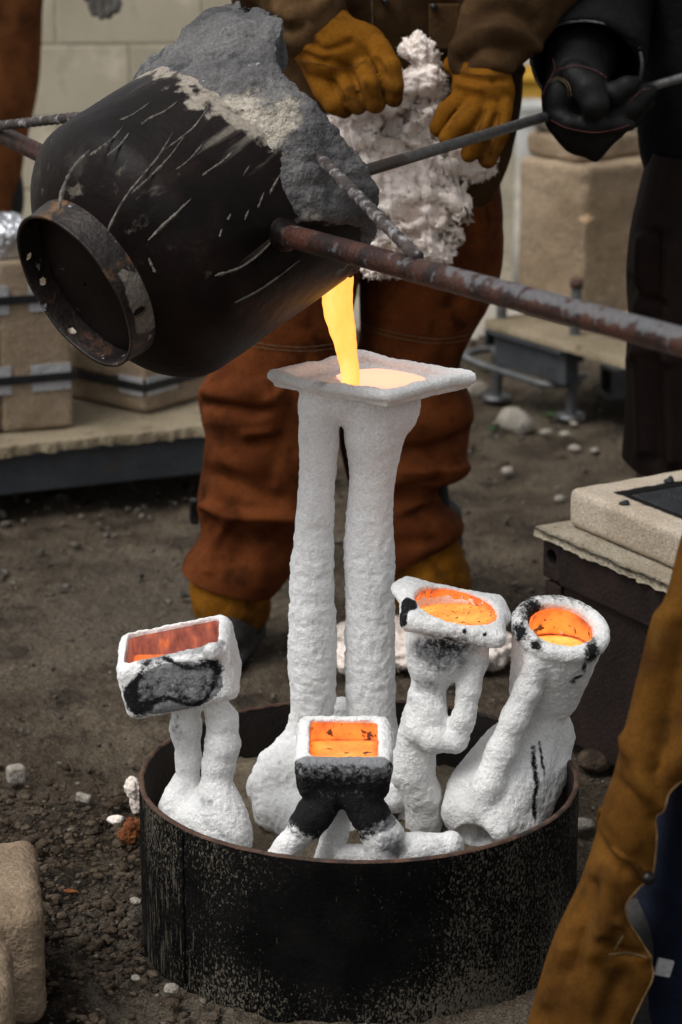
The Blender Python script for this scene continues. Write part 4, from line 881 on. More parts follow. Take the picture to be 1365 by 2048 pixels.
def left_boxes():
    # strapped mould at the frame edge: two halves standing side by side
    fr = PZ(150, 856, bz); ux, uy = Bl[:, 0], Bl[:, 1]; H = .182; hw = .078
    Rb = basis(rotz(math.radians(-2))@ux); ux, uy = Rb[:, 0], Rb[:, 1]; c0 = fr-ux*hw*2+uy*.12
    t = thing('strapped_mould', 'tan sand mould bound with black straps, at the left edge under foil', 'sand mould', A([c0[0], c0[1], bz]))
    for k, s_ in enumerate((-1, 1)): sandblock('mould_half', c0+ux*s_*hw+A([0, 0, H+.002]), (hw-.0008, .12, H), Rb, M_tan, t, .008, .006, .0015, 110+k)
    for z in (.115, .285):
        strap_and_pads(t, A([c0[0], c0[1], bz]), (2*hw, .12), Rb, z, [(hw+.03, .042, .028, 'front'), (-.022, .045, .030, 'front')])
    top = A([c0[0], c0[1], bz+2*H])
    f = Field(top+A([-.17, -.14, -.01]), top+A([.16, .14, .11]), .005); f.box(top+ux*-.02+A([0, 0, .03]), (.10, .10, .035), Rb, .02); f.ell(top+ux*.05+A([0, -.04, .055]), [.05, .05, .03], k=.02)
    V, Q = f.mesh(); V = crumple(V, Q, [(.012, 28, 3, 115, 'ridge'), (.005, 70, 2, 116, 'ridge')]); V[:, 2] = np.maximum(V[:, 2], top[2]+.003)
    tag(obj('foil_cover', V, Q, M_foil, smooth=False), 'crumpled silver foil on the tan strapped mould at the left edge', 'foil')
    # second mould, turned corner on
    cn = PZ(291, 832, bz); d1 = nrm(PZ(160, 772, bz)-cn); Rb = basis(A([-d1[1], d1[0], 0])*-1 if False else (PZ(405, 800, bz)-cn)); c1 = cn+Rb[:, 0]*.16+Rb[:, 1]*.15
    t = thing('strapped_mould', 'tan sand mould with one corner forward, behind the ladle foot', 'sand mould', A([c1[0], c1[1], bz]))
    sandblock('mould_half', c1+A([0, 0, .032+.001]), (.158, .148, .031), Rb, M_tan, t, .012, .006, .0015, 120); sandblock('mould_half', c1+A([0, 0, .097]), (.158, .148, .031), Rb, M_tan, t, .010, .006, .0015, 122)
    strap_and_pads(t, A([c1[0], c1[1], bz]), (.158, .148), Rb, .062, [(-.105, .048, .020, 'front')])
    box_obj('paper_pad', c1+Rb@A([-.1605, -.11, 0])+A([0, 0, .062]), (.0016, .035, .020), M_paper, t, Rb, .0006)
left_boxes()

# ---- right frame table with the tall sand blocks
def right_table():
    tz = .205; fa = PZ(1000, 648, tz); fb = PZ(1255, 722, tz); Rb = basis(fb-fa); ux, uy = Rb[:, 0], Rb[:, 1]; o = fa
    t = thing('frame_table', 'grey steel frame table with screw legs carrying tall sand blocks', 'table', A([o[0]+.3, o[1]+.3, 0]))
    # ragged board
    n, m = 120, 10; xs = np.linspace(-.06, .75, n); ys = np.concatenate([[-.0, .004], np.linspace(.02, .62, m-2)]); V = []
    for yy in ys: p = o+np.outer(xs, ux)+uy*yy; V.append(p+np.outer(.008*fbm(p*45, 3, 131)*(yy < .01), uy))
    V = [V[0]+A([0, 0, -.02])]+V; obj('board', np.concatenate(V), grid_faces(m+1, n, False), M_board, t)
    box_obj('front_channel', o+ux*.10+uy*.03+A([0, 0, -.066]), (.135, .018, .042), M_greysteel, t, Rb, .004)
    box_obj('channel_lip', o+ux*.10+uy*.012+A([0, 0, -.027]), (.135, .016, .004), M_greysteel, t, Rb, .0015)
    def sqtube(c, d, L, w_, th, mt, name):
        B_ = basis(d); parts = []
        for (y, z, hy, hz) in ((0, w_-th, w_, th), (0, -w_+th, w_, th), (w_-th, 0, th, w_-2*th), (-w_+th, 0, th, w_-2*th)): parts.append(boxv(c+B_[:, 0]*L/2+B_[:, 1]*y+A([0, 0, z]), (L/2, hy, hz), B_))
        V, Fs = join(parts); obj(name, V, Fs, mt, t, smooth=False)
    q = P(1213, 763, 2.95); sqtube(q, A([.93, .36, 0]), .40, .036, .005, M_galv, 'square_tube')
    q = P(985, 684, 3.42); sqtube(q, A([.75, .66, 0]), .30, .030, .005, M_greysteel, 'square_tube')
    # screw legs
    for (px, pt, pb, Yb) in ((1001, 606, 800, None), (1150, 575, 838, None)):
        g = G(px-8, pb); top = P(px+4, pt, g[1]); k = 70; pp = [g+(top-g)*i/(k-1) for i in range(k)]
        obj('screw_leg', *tube(pp, .0125+.0012*(np.arange(k) % 2), 12), M_galv, t); obj('foot_plate', *tube([g, g+A([0, 0, .012])], .035, 16), M_galv, t)
        obj('nut', *tube([P(px, (pt+pb)/2+15, g[1]), P(px, (pt+pb)/2-8, g[1])], .024, 6), M_galv, t)
        obj('leg_cap', *tube([top, top+A([0, 0, .02])], .017, 8), M_rim, t)
    # bent bar loop
    pts = [P(985, 698, 3.1), P(955, 702, 3.05), P(930, 712, 3.0), P(960, 728, 2.96), P(1020, 748, 2.88), P(1085, 768, 2.8), P(1125, 770, 2.78), P(1150, 760, 2.79), P(1168, 752, 2.84)]
    obj('bent_bar', *tube(pts, .0085, 10, n=50), M_galv, t)
    # blocks standing on it
    cn = PZ(1165, 660, tz); Rk = basis(A([.78, .62, 0])); vx, vy = Rk[:, 0], Rk[:, 1]; h1 = .192
    c = cn+vx*.130+vy*.118+A([0, 0, h1+.002]); e = cn
    sandblock('sand_block', c, (.130, .118, h1), Rk, M_olive, None, .012, .007, .003, 140, 'tall grey brown sand block with a chipped corner on the frame table', 'sand block',
              cuts=[(P(1172, 425, e[1]-.01), .022), (P(1178, 400, e[1]-.01), .018), (P(1170, 370, e[1]-.005), .015)], grime=lambda V: .45*fbm(V*A([8, 8, 3]), 3, 141)+.3, chip=lambda V: .9*blob(V, P(1176, 440, e[1]-.01), [.035, .05, .014]))
    c2 = cn+vx*.135+vy*.145+A([0, 0, 2*h1+.002+.030]); sandblock('sand_block', c2, (.112, .092, .029), Rk, M_olive, None, .012, .007, .003, 145, 'flat sand block lying on top of the tall chipped one', 'sand block', grime=lambda V: .3+.3*fbm(V*9, 2, 146))
    for i, (px, py) in enumerate(((1100, 272), (1258, 276))):
        p = P(px, py, c2[1]-.02+.03*i); f = Field(p-.06, p+.06, .004); f.ell(p, [.040, .03, .012]); f.ell(p+A([.02, .0, .0]), [.03, .03, .010], k=.01); V, Q = f.mesh(); V = crumple(V, Q, [(.014, 40, 3, 148+i, 'ridge'), (.005, 120, 2, 158+i, 'ridge')]); V[:, 2] += c2[2]+.029-V[:, 2].min()
        tag(obj('foil_scrap', V, Q, M_foil, smooth=False), ['crumpled foil left of the black glove on the sand block', 'crumpled foil between the black glove and the black coat'][i], 'foil')
    c3 = o+ux*.37+uy*.22+A([0, 0, .032]); sandblock('sand_block', c3, (.10, .08, .030), Rb, M_tan, None, .01, .007, .002, 150, 'low tan sand slab beside the dark apron on the frame table', 'sand block')
right_table()

# ---- yellow tub and white bucket far behind
def tub():
    g = G(1030, 322); t = thing('plastic_tub', 'yellow plastic tub standing behind the white bucket', 'tub', g)
    def ringv(w_, d, z, n=40): a_ = np.arange(n)/n*2*math.pi; ca, sa = np.cos(a_), np.sin(a_); return np.stack([g[0]+w_*np.sign(ca)*np.abs(ca)**.4, g[1]+.18+d*np.sign(sa)*np.abs(sa)**.4, np.full(n, g[2]+z)], 1)
    rows = [(.10, .12, .0), (.155, .13, .004), (.165, .14, .15), (.175, .15, .31), (.168, .143, .312), (.158, .13, .16), (.15, .12, .02), (.0, .0, .02)]
    obj('tub_wall', np.concatenate([ringv(*r) for r in rows]), grid_faces(len(rows), 40), M_yellow, t)
    obj('tub_rim', np.concatenate([ringv(*r) for r in ((.174, .149, .285), (.185, .16, .286), (.187, .162, .312), (.176, .15, .314))]), grid_faces(4, 40), M_yellow, t)
    g2 = G(1062, 328); b_ = thing('bucket', 'white plastic bucket standing in front of the yellow tub', 'bucket', g2); a_ = np.arange(48)/48*2*math.pi
    def rg(r, z): return np.stack([g2[0]+r*np.cos(a_), g2[1]+r*np.sin(a_), np.full(48, g2[2]+z)], 1)
    rows = [(.0, .0), (.088, .0), (.092, .01), (.105, .225), (.100, .227), (.088, .02), (0, .02)]; obj('bucket_wall', np.concatenate([rg(*r) for r in rows]), grid_faces(len(rows), 48), M_whiteplastic, b_)
    for z in (.17, .205, .222): obj('bucket_rib', np.concatenate([rg(r, zz) for r, zz in ((.100+z*.02, z-.004), (.108+z*.02, z-.003), (.109+z*.02, z+.003), (.100+z*.02, z+.004))]), grid_faces(4, 48), M_whiteplastic, b_)
tub()

# ---- rusty steel box with a board and a sand mould lid
RBd = nrm([.507, -.862, 0]); RBc = A([.327, .71, 0])
def rusty_box():
    Rb = np.stack([RBd, A([.862, .507, 0]), A([0, 0, 1.0])], 1); u, v = Rb[:, 0], Rb[:, 1]; H = .345; Lu, Lv = .62, .55; o = RBc
    t = thing('steel_box', 'dark rusty steel box carrying the pale sand mould at the right', 'box', o+u*Lu/2+v*Lv/2)
    # walls set back inside a frame of angles
    box_obj('side_panel', o+u*Lu/2+v*.016+A([0, 0, H/2-.005]), (Lu/2-.03, .006, H/2-.02), M_rustbox, t, Rb, .001)
    box_obj('end_panel', o+u*.016+v*Lv/2+A([0, 0, H/2-.005]), (.006, Lv/2-.03, H/2-.02), M_rustbox, t, Rb, .001)
    box_obj('back_panel', o+u*Lu/2+v*(Lv-.016)+A([0, 0, H/2-.005]), (Lu/2-.03, .006, H/2-.02), M_rustbox, t, Rb, .001)
    for (x, y) in ((.0, .0), (Lu, 0), (0, Lv), (Lu, Lv)):
        sx, sy = (1 if x == 0 else -1), (1 if y == 0 else -1); cx, cy = x+sx*.024, y+sy*.024
        box_obj('corner_post', o+u*cx+v*cy+A([0, 0, (H-.068)/2-.004]), (.022, .022, (H-.068)/2), M_rustbox, t, Rb, .003)
    for y in (.012, Lv-.012): box_obj('top_rail', o+u*Lu/2+v*y+A([0, 0, H-.034]), (Lu/2-.048, .014, .034), M_rustbox, t, Rb, .003)
    for x in (.012, Lu-.012): box_obj('top_rail', o+u*x+v*Lv/2+A([0, 0, H-.034]), (.014, Lv/2-.048, .034), M_rustbox, t, Rb, .003)
    # corner casting with an oval hole
    for (x, y) in ((.024, .024), (Lu-.024, .024)):
        cc = o+u*x+v*y+A([0, 0, H-.032]); f = Field(cc-.06, cc+.06, .0028); f.box(cc, (.0255, .0255, .0335), Rb, .003); f.cone(cc-v*.05+A([0, 0, .004]), cc+v*.02+A([0, 0, .004]), .013, .013, .001, op='sub', sx=1.0); V, Q = f.mesh(); V = crumple(V, Q, [(.0008, 70, 2, 160, None)]); obj('corner_casting', V, Q, M_rustbox, t)
    # ragged board lying on the box
    def slab(zb, th, L0, L1, W0, W1, amp):
        xs = np.linspace(L0, L1, 150); ys = np.linspace(W0, W1, 60); V = []; n = len(xs); m_ = len(ys)
        X, Y = np.meshgrid(xs, ys, indexing='ij'); p = o+np.outer(X.ravel(), u)+np.outer(Y.ravel(), v); e = np.minimum.reduce([X.ravel()-L0, L1-X.ravel(), Y.ravel()-W0, W1-Y.ravel()]); edge = e < 1e-6
        j = amp*fbm(p*50, 3, 165)*edge; top = p+np.outer(j*(Y.ravel() < W0+.001), v)+np.outer(j*(X.ravel() < L0+.001), u); top[:, 2] = zb+th+.0012*fbm(p*25, 2, 166)-.002*edge
        bot = p+np.outer(amp*1.4*fbm(p*60+9, 3, 167)*edge*(Y.ravel() < W0+.001), v); bot[:, 2] = zb
        V = np.vstack([top, bot]); q = grid_faces(n, m_, False); Fs = [tuple(int(i) for i in x) for x in q[:, ::-1]]+[tuple(int(i)+n*m_ for i in x) for x in q]
        b_ = [i*m_ for i in range(n)]+[(n-1)*m_+k for k in range(1, m_)]+[i*m_+m_-1 for i in range(n-2, -1, -1)]+[k for k in range(m_-2, 0, -1)]
        Fs += [(b_[i], b_[(i+1) % len(b_)], b_[(i+1) % len(b_)]+n*m_, b_[i]+n*m_) for i in range(len(b_))]
        return V, Fs
    V, Fs = slab(H+.002, .016, -.012, Lu+.01, -.012, Lv+.01, .006); bo = tag(obj('board', V, Fs, M_board2), 'pale crumbling board lying on the rusty steel box', 'board')
    zb = H+.020; cn = PZ(1136, 1050, zb); hl, hw, hh = .20, .17, .031; c = cn+u*hl+v*hw+A([0, 0, hh])
    core = PZ(1257, 986, c[2]+hh)+u*.100+v*.090-A([0, 0, hh])
    M_ = Rb
    def gr(V):
        l = (V-core)@Rb; d = np.maximum(np.abs(l[:, 0])-.105, np.abs(l[:, 1])-.095); s_ = .9*sstep(np.abs(d), .022, .004)*sstep(V[:, 2], c[2]+hh-.008, c[2]+hh-.003)
        return s_
    lid = thing('sand_mould', 'pale sand mould lid with a charred black square on the rusty box', 'sand mould', A([c[0], c[1], zb]))
    f = Field(c-A([.30, .30, .05]), c+A([.30, .30, .05]), .005); f.box(c, (hl, hw, hh), Rb, .009); f.box(core+A([0, 0, hh]), (.100, .090, .006), Rb, .004, op='sub'); V, Q = f.mesh(); V = smooth_mesh(V, Q, 1); V = crumple(V, Q, [(.0014, 25, 3, 170, None), (.0006, 110, 2, 171, None)]); obj('mould_body', V, Q, M_tan_pale, lid, attrs=dict(grime=np.clip(gr(V), 0, 1)))
    f = Field(core+A([-.16, -.16, hh-.012]), core+A([.16, .16, hh+.006]), .004); f.box(core+A([0, 0, hh-.006]), (.098, .088, .004), Rb, .002); V, Q = f.mesh(); V = crumple(V, Q, [(.0012, 60, 3, 172, None)]); obj('black_core', V, Q, M_char, lid)
    for (px, py, r) in ((1338, 962, .009), (1249, 1007, .009)):
        p = PZ(px, py, c[2]+hh+.002); f = Field(p-.02, p+.02, .002); f.ell(p, [r, r*.8, .004]); f.ell(p+A([.003, 0, .003]), [r*.5, r*.5, .003 if px < 1300 else .006], k=.003); V, Q = f.mesh(); obj('metal_blob', V, Q, M_char, lid)
M_board2 = mat('crumbling_board', (.3024, .2520, .1800), (.3888, .3384, .2592), scale=10, rough=.95, bump=.6, bscale=150, layers=[dict(c=(.1152, .0936, .0720), scale=60, lo=.58, hi=.68, a=.7), dict(c=(.2592, .1224, .0432), scale=14, lo=.66, hi=.74, a=.6)])
rusty_box()

# ---- sand mould halves at the lower left corner
def corner_moulds():
    c = A([-.542, -.225, .085]); sandblock('sand_mould', c, (.150, .120, .085), rotz(math.radians(8)), M_corner, None, .024, .005, .004, 180, 'rounded tan sand mould in the lower left corner, farther half', 'sand mould', grime=lambda V: .25+.3*fbm(V*10, 3, 181), cuts=[(A([-.46, -.12, .172]), .018)])
    c = A([-.553, -.452, .075]); sandblock('sand_mould', c, (.150, .085, .075), rotz(math.radians(6)), M_corner, None, .026, .005, .003, 184, 'tan sand mould half at the frame edge, nearer and cut by the picture', 'sand mould', grime=lambda V: .25+.3*fbm(V*10, 3, 185))
    p = PZ(20, 1706, .05)
M_corner = mat('dark_tan_sand', (.2015, .1463, .0975), (.2600, .1950, .1333), scale=7, rough=.95, bump=.5, bscale=150, bdist=.003, spec=.12,
            layers=[dict(c=(.0910, .0650, .0455), attr='grime', scale=12, lo=.3, hi=.9, amt=.7, a=.7), dict(c=(.0520, .0390, .0292), scale=110, lo=.68, hi=.75, a=.6)])
corner_moulds()

# ---- loose wool blanket behind the ring, tufts, clump, stones
def woolly(name, label, ells, h, amp, seed, cat='wool', mt=None, flat=False, extra=(), fuzz=0, creases=None):
    cs = A([e[0] for e in ells]); rs = A([max(e[1]) for e in ells]); lo = (cs-rs[:, None]).min(0)-.03; hi = (cs+rs[:, None]).max(0)+.03
    f = Field(lo, hi, h)
    for e in ells: f.ell(e[0], e[1], e[2] if len(e) > 2 else None, k=.02)
    V, Q = f.mesh(); V = smooth_mesh(V, Q, 1); V = crumple(V, Q, [(amp, 22, 4, seed, 'billow'), (amp*.55, 60, 3, seed+1, 'billow'), (amp*.25, 150, 2, seed+2, None)]+list(extra))
    if creases: V = fold(V, Q, creases)
    if flat: V[:, 2] = np.maximum(V[:, 2], .001)
    o = tag(obj(name, V, Q, mt or M_wool), label, cat)
    if fuzz:                                  # loose fibres standing off the wool, one ribbon each
        rg = np.random.default_rng(seed); nn = vnormals(V, Q); i = rg.integers(0, len(V), fuzz); p = V[i]; d = nn[i]*.6+rg.normal(size=(fuzz, 3))*.55; d /= np.linalg.norm(d, axis=1)[:, None]; e = d+rg.normal(size=(fuzz, 3))*.7; e /= np.linalg.norm(e, axis=1)[:, None]
        L = rg.uniform(.002, .007, (fuzz, 1)); sd_ = np.cross(d, rg.normal(size=(fuzz, 3))); sd_ /= np.linalg.norm(sd_, axis=1)[:, None]; sd_ *= .00055
        W = np.stack([p-sd_, p+sd_, p+d*L*.5+sd_*.8, p+d*L*.5-sd_*.8, p+d*L*.5+e*L*.5+sd_*.3, p+d*L*.5+e*L*.5-sd_*.3], 1).reshape(-1, 3); b = np.arange(fuzz)[:, None]*6
        tag(obj('loose_fibres', W, np.concatenate([b+A([[0, 1, 2, 3]]), b+A([[3, 2, 4, 5]])]), mt or M_wool, o), kind='stuff')
    return o
def ground_bits():
    E = []
    for (px, py, r) in ((700, 1300, .045), (760, 1320, .06), (830, 1330, .06), (900, 1325, .065), (960, 1335, .055), (1000, 1320, .035), (860, 1290, .06), (720, 1340, .05), (930, 1290, .05), (780, 1285, .05)): p = G(px, py); E.append((p+A([0, 0, .022]), [r, r*.9, .032]))
    woolly('wool_blanket', 'white crumpled wool blanket lying on the dirt behind the steel ring', E, .0045, .013, 200, 'blanket', flat=True, fuzz=5000)
    p = G(273, 1640); woolly('wool_tuft', 'white wool tuft touching the steel ring at the left', [(p+A([-.001, .02, .028]), [.016, .014, .026]), (p+A([-.008, .02, .05]), [.012, .012, .014])], .0025, .007, 210)
    p = G(264, 1688); woolly('rusty_clump', 'rusty orange clump lying on the dirt against the steel ring', [(p+A([0, .01, .014]), [.017, .016, .018]), (p+A([-.006, .0, .01]), [.012, .012, .012]), (p+A([.006, .01, .03]), [.012, .012, .012])], .0025, .007, 220, 'clump', M_rustclump, True)
    p = G(226, 1645); woolly('wool_tuft', 'small white wool tuft on the dirt left of the rusty clump', [(p+A([0, 0, .006]), [.012, .007, .006]), (p+A([.008, -.004, .004]), [.006, .006, .005])], .0022, .004, 230, flat=True)
    p = G(33, 1565); sandblock('sand_lump', p+A([0, 0, .014]), (.014, .012, .014), rotz(.4), M_stone, None, .005, .0025, .002, 240, 'pale cream lump on the dirt near the left edge', 'lump')
    p = G(168, 1605); sandblock('sand_lump', p+A([0, 0, .008]), (.014, .006, .007), rotz(-.6), M_stone, None, .003, .0022, .002, 243, 'long pale chip on the dirt left of the wool tufts', 'chip')
    stones = [(344, 1982, .011, 'pale round stone beside the foot of the ring'), (272, 1958, .007, 'small white pebble left of the pale round stone'), (272, 1805, .011, 'cream pointed stone against the left side of the ring'), (1165, 1655, .02, 'grey stone between the ring and the ochre leather'),
              (1190, 1530, .03, 'brown clod at the foot of the rusty box'), (1030, 855, .05, 'long low mound stone in front of the screw legs'), (1092, 868, .016, 'white stone right of the small weed'), (1130, 870, .014, 'white stone nearest the screw leg'), (1148, 850, .012, 'small pale stone beside the screw leg foot'), (1010, 930, .012, 'flat pale stone on the dirt right of the brown chaps'), (1015, 945, .014, 'thin grey stone below the flat pale one'),
              (1150, 900, .016, 'pale flat stone left of the dark apron'), (1190, 903, .012, 'small pale stone touching the dark apron edge'), (935, 895, .018, 'low stone behind the knee of the brown chaps'), (955, 785, .03, 'tan flat stone beside the screw leg and pale tray'), (1120, 1000, .013, 'grey stone behind the pale sand mould')]
    V0, F0 = ico(3)
    for i, (px, py, r, lab) in enumerate(stones):
        g = G(px, py); V = V0*A([1, .8+.2*math.sin(i*2.1), .55+.15*math.cos(i*1.3)]); V = V*(1+.22*fbm(V0*1.4+i*7, 3, 250+i) + .10*fbm(V0*4+i, 2, 280+i))[:, None]*r; V = V@rotz(i*1.1).T+g+A([0, 0, r*.25])
        obj_ = obj('stone', V, F0, M_stone if 'brown' not in lab else M_dirtlump); tag(obj_, lab, 'stone', 'loose stones on the dirt')
    p = G(143, 1790); V = V0*A([.011, .004, .003]); V = V*(1+.2*fbm(V0*2, 2, 300))[:, None]; tag(obj('orange_flake', V@rotz(-.3).T+p+A([0, 0, .006]), F0, M_rustclump), 'small orange flake on the dark clods left of the ring', 'flake')
M_dirtlump = mat('dirt_clod', (.0401, .0286, .0202), (.0961, .0715, .0503), scale=40, rough=.97, bump=.6, bscale=150, spec=.1, layers=[dict(c=(.1922, .1502, .1070), scale=90, lo=.66, hi=.74, a=.5)])
ground_bits()
def gravel():
    rng = np.random.default_rng(5); V0, F0 = ico(1); Vs = []; Fs = []; o = 0
    def scatter(n, fx, rmin, rmax):
        nonlocal o
        for _ in range(n):
            p = fx(); r = rmin*(rmax/rmin)**(rng.random()**2.2); k = rng.normal(size=3)*.25+1; v = V0*np.clip(k, .5, 1.6)*A([1, 1, .6])*(1+.32*rng.normal(size=(len(V0), 1)).clip(-1.2, 1.2))*r
            v = v@rotz(rng.random()*6.3).T+A([p[0], p[1], r*.25]); rr = math.hypot(p[0]-.024, p[1])
            if rr < .312: continue
            Vs.append(v); Fs.append(F0+o); o += len(v)
    return Vs, Fs, scatter, rng
Vs, Fs, sc, rng = gravel()
sc(4200, lambda: (rng.uniform(-1.0, 1.0), -.5+2.6*rng.random()), .0012, .006); sc(1300, lambda: (rng.uniform(-.9, 1.1), rng.uniform(1.4, 3.8)), .003, .013)
tag(obj('gravel', np.concatenate(Vs), np.concatenate(Fs), mat('mixed_gravel', (.0375, .0315, .0255), (.1500, .1313, .1050), scale=60, rough=.95, bump=.4, bscale=300, lo=.40, hi=.62, layers=[dict(c=(.3150, .2850, .2475), scale=17, lo=.66, hi=.70)]), smooth=False, base=A([0, 0, 0.])), 'small stones and crumbs scattered over the dirt', 'gravel', kind='stuff')
Vs, Fs, sc, rng = gravel(); cc = G(190, 1860); c2 = G(150, 1650)
sc(4500, lambda: (cc[0]+rng.normal()*.16, cc[1]+rng.normal()*.19) if rng.random() < .7 else (c2[0]+rng.normal()*.15, c2[1]+rng.normal()*.10), .0013, .010)
tag(obj('dirt_clods', np.concatenate(Vs)+A([0, 0, -.001]), np.concatenate(Fs), M_dirtlump, smooth=True, base=A([0, 0, 0.])), 'dark loose clods of earth left of the steel ring', 'clods', kind='stuff')
# a few weeds by the screw legs
def weeds():
    rng = np.random.default_rng(11)
    Mg = mat('weed_leaf', (.0193, .0413, .0099), (.0385, .0715, .0165), scale=30, rough=.7, bump=.1, bscale=60)
    for (px, py, n, lab) in ((1100, 838, 9, 'small green weed between the two screw legs'), (990, 865, 7, 'low green weed right of the brown chaps'), (972, 745, 8, 'green grass tuft under the bent bar')):
        g = G(px, py); t = thing('weed', lab, 'weed', g, 'weeds by the frame table')
        for i in range(n):
            a_ = rng.random()*6.28; L = rng.uniform(.02, .045); w_ = rng.uniform(.003, .006); d = A([math.cos(a_), math.sin(a_), 0]); sd_ = A([-d[1], d[0], 0]); V = []
            for k, u in enumerate((0, .35, .7, 1)): c = g+d*L*u*.8+A([0, 0, L*(.9*u-.5*u*u)]); ww = w_*(1, 1.3, .9, .08)[k]; V += [c-sd_*ww, c+sd_*ww]
            obj('leaf', V, [(0, 1, 3, 2), (2, 3, 5, 4), (4, 5, 7, 6)], Mg, t)
weeds()

# =================================================================== people
def suede(name, c1, c2, dark, pale=None, soot=0):
    L = [dict(c=dark, scale=6, lo=.48, hi=.70, a=.8), dict(c=dark, scale=19, lo=.54, hi=.74, a=.45)]
    if pale: L.append(dict(c=pale, scale=9, lo=.56, hi=.76, a=.45))
    if soot: L.append(dict(c=tuple(x*.35 for x in dark), scale=15, lo=.53, hi=.70, a=soot))
    return mat(name, c1, c2, scale=11, rough=.9, bump=.14, bscale=130, bdist=.0018, spec=.06, layers=L, bumps=[(.12, 420, .0008, None)], grain=.16, gscale=240)
M_chap = suede('brown_suede', (.0737, .0196, .0056), (.1193, .0339, .0091), (.0295, .0079, .0028), (.1544, .0490, .0175), .6)
M_glove = suede('ochre_suede', (.1410, .0536, .0042), (.2045, .0832, .0077), (.0529, .0176, .0028), (.2539, .1234, .0247), .75)
M_ochre = suede('ochre_leather', (.0720, .0294, .0044), (.1096, .0467, .0075), (.0344, .0134, .0031), (.1378, .0672, .0165), .5)
M_jacket = suede('dark_brown_leather', (.040, .021, .009), (.068, .038, .016), (.03, .016, .008), (.17, .10, .045))
M_black = mat('black_cloth', (.0030, .0030, .0034), (.0056, .0056, .0062), scale=8, rough=.85, bump=.25, bscale=90, spec=.1, layers=[dict(c=(.0120, .0120, .0128), scale=9, lo=.58, hi=.75, a=.7)])
M_blackglove = mat('black_leather_glove', (.0030, .0029, .0029), (.0060, .0055, .0055), scale=14, rough=.6, bump=.2, bscale=90, bdist=.002, spec=.18, layers=[dict(c=(.0125, .0120, .0120), scale=20, lo=.60, hi=.75, a=.7)])
M_apron = mat('dark_leather_apron', (.0063, .0030, .0023), (.0112, .0055, .0039), scale=6, rough=.75, bump=.15, bscale=70, spec=.12, layers=[dict(c=(.0186, .0101, .0073), scale=10, lo=.6, hi=.78, a=.6)])
M_greyglove = mat('grey_work_glove', (.0840, .0780, .0690), (.1320, .1230, .1110), scale=20, rough=.9, bump=.3, bscale=150, layers=[dict(c=(.0300, .0270, .0240), scale=14, lo=.52, hi=.68, a=.8)])
M_boot = mat('dusty_boot', (.0099, .0094, .0088), (.0275, .0253, .0231), scale=14, rough=.75, bump=.3, bscale=90, layers=[dict(c=(.0605, .0523, .0440), scale=18, lo=.58, hi=.74, a=.6)])
M_denim = mat('dark_denim', (.0048, .0065, .0154), (.0083, .0119, .0273), scale=9, rough=.9, bump=.3, bscale=400, spec=.15)
M_trim = mat('frayed_trim', (.0780, .0780, .0810), (.1440, .1440, .1470), scale=30, rough=.95, bump=.5, bscale=200, layers=[dict(c=(.0120, .0120, .0126), scale=12, lo=.50, hi=.62)])
M_red = mat('red_piping', (.0450, .0060, .0060), (.0650, .0100, .0090), scale=30, rough=.7, bump=0)
M_thread = mat('pale_thread', (.0990, .0726, .0363), (.1254, .0957, .0528), scale=40, rough=.9, bump=0)
M_stud = mat('dark_stud', (.015, .014, .014), (.04, .036, .034), scale=40, rough=.4, bump=.1, bscale=200, metal=.7)
M_under = mat('dark_under_clothes', (.0060, .0060, .0070), (.0100, .0100, .0110), scale=9, rough=.9, bump=.2, bscale=90, layers=[dict(c=(.2100, .1200, .0850), attr='skin', scale=9, lo=.3, hi=.6, amt=.05)])
M_hair = mat('dark_hair', (.02, .014, .01), (.04, .028, .02), scale=60, rough=.7, bump=.5, bscale=200)

def person_body(t, hip, chest, head, arms, legs):
    """one continuous body: trunk, neck, head with face, arms to the wrists, legs to the ankles"""
    pts = A([hip, chest, head]+[p for a_ in arms for p in a_]+[p for l in legs for p in l]); f = Field(pts.min(0)-.2, pts.max(0)+.22, .014)
    hip, chest, head = A(hip), A(chest), A(head)
    f.ell(hip, [.13, .085, .11], k=.05); f.cap(hip, chest, .10, .11, .06); f.ell(chest+A([0, 0, .06]), [.15, .085, .12], k=.06); nk = chest+A([0, 0, .18]); f.cap(nk, head-A([0, 0, .06]), .052, .05, .03)
    f.ell(head, [.075, .095, .115], k=.02); f.ell(head+A([0, -.045, -.06]), [.045, .045, .05], k=.03); f.cap(head+A([0, -.092, .015]), head+A([0, -.108, -.02]), .012, .016, .015)
    for s_ in (-1, 1): f.ell(head+A([s_*.076, .01, -.005]), [.012, .02, .03], k=.01); f.ell(head+A([s_*.03, -.09, .018]), [.014, .012, .009], k=.01, op='sub')
    f.cap(head+A([-.022, -.092, -.055]), head+A([.022, -.092, -.055]), .008, .008, .006)
    for (s_, e, w_) in arms: f.chain([A(s_), A(e), A(w_)], [.05, .04, .03], .04)
    for (h_, k_, a_) in legs: f.chain([A(h_), A(k_), A(a_)], [.075, .05, .035], .05)
    V, Q = f.mesh(); V = smooth_mesh(V, Q, 2); sk = (V[:, 2] > nk[2]-.02)*1.0
    b = obj('body', V, Q, M_under, t, attrs=dict(skin=sk))
    f = Field(head-.17, head+.17, .012); f.ell(head+A([0, .02, .03]), [.086, .098, .105]); f.plane_cut(head+A([0, -.03, .01]), nrm([0, -.8, -.6])); V, Q = f.mesh(); obj('hair', crumple(V, Q, [(.006, 50, 3, 400, None)]), Q, M_hair, t)
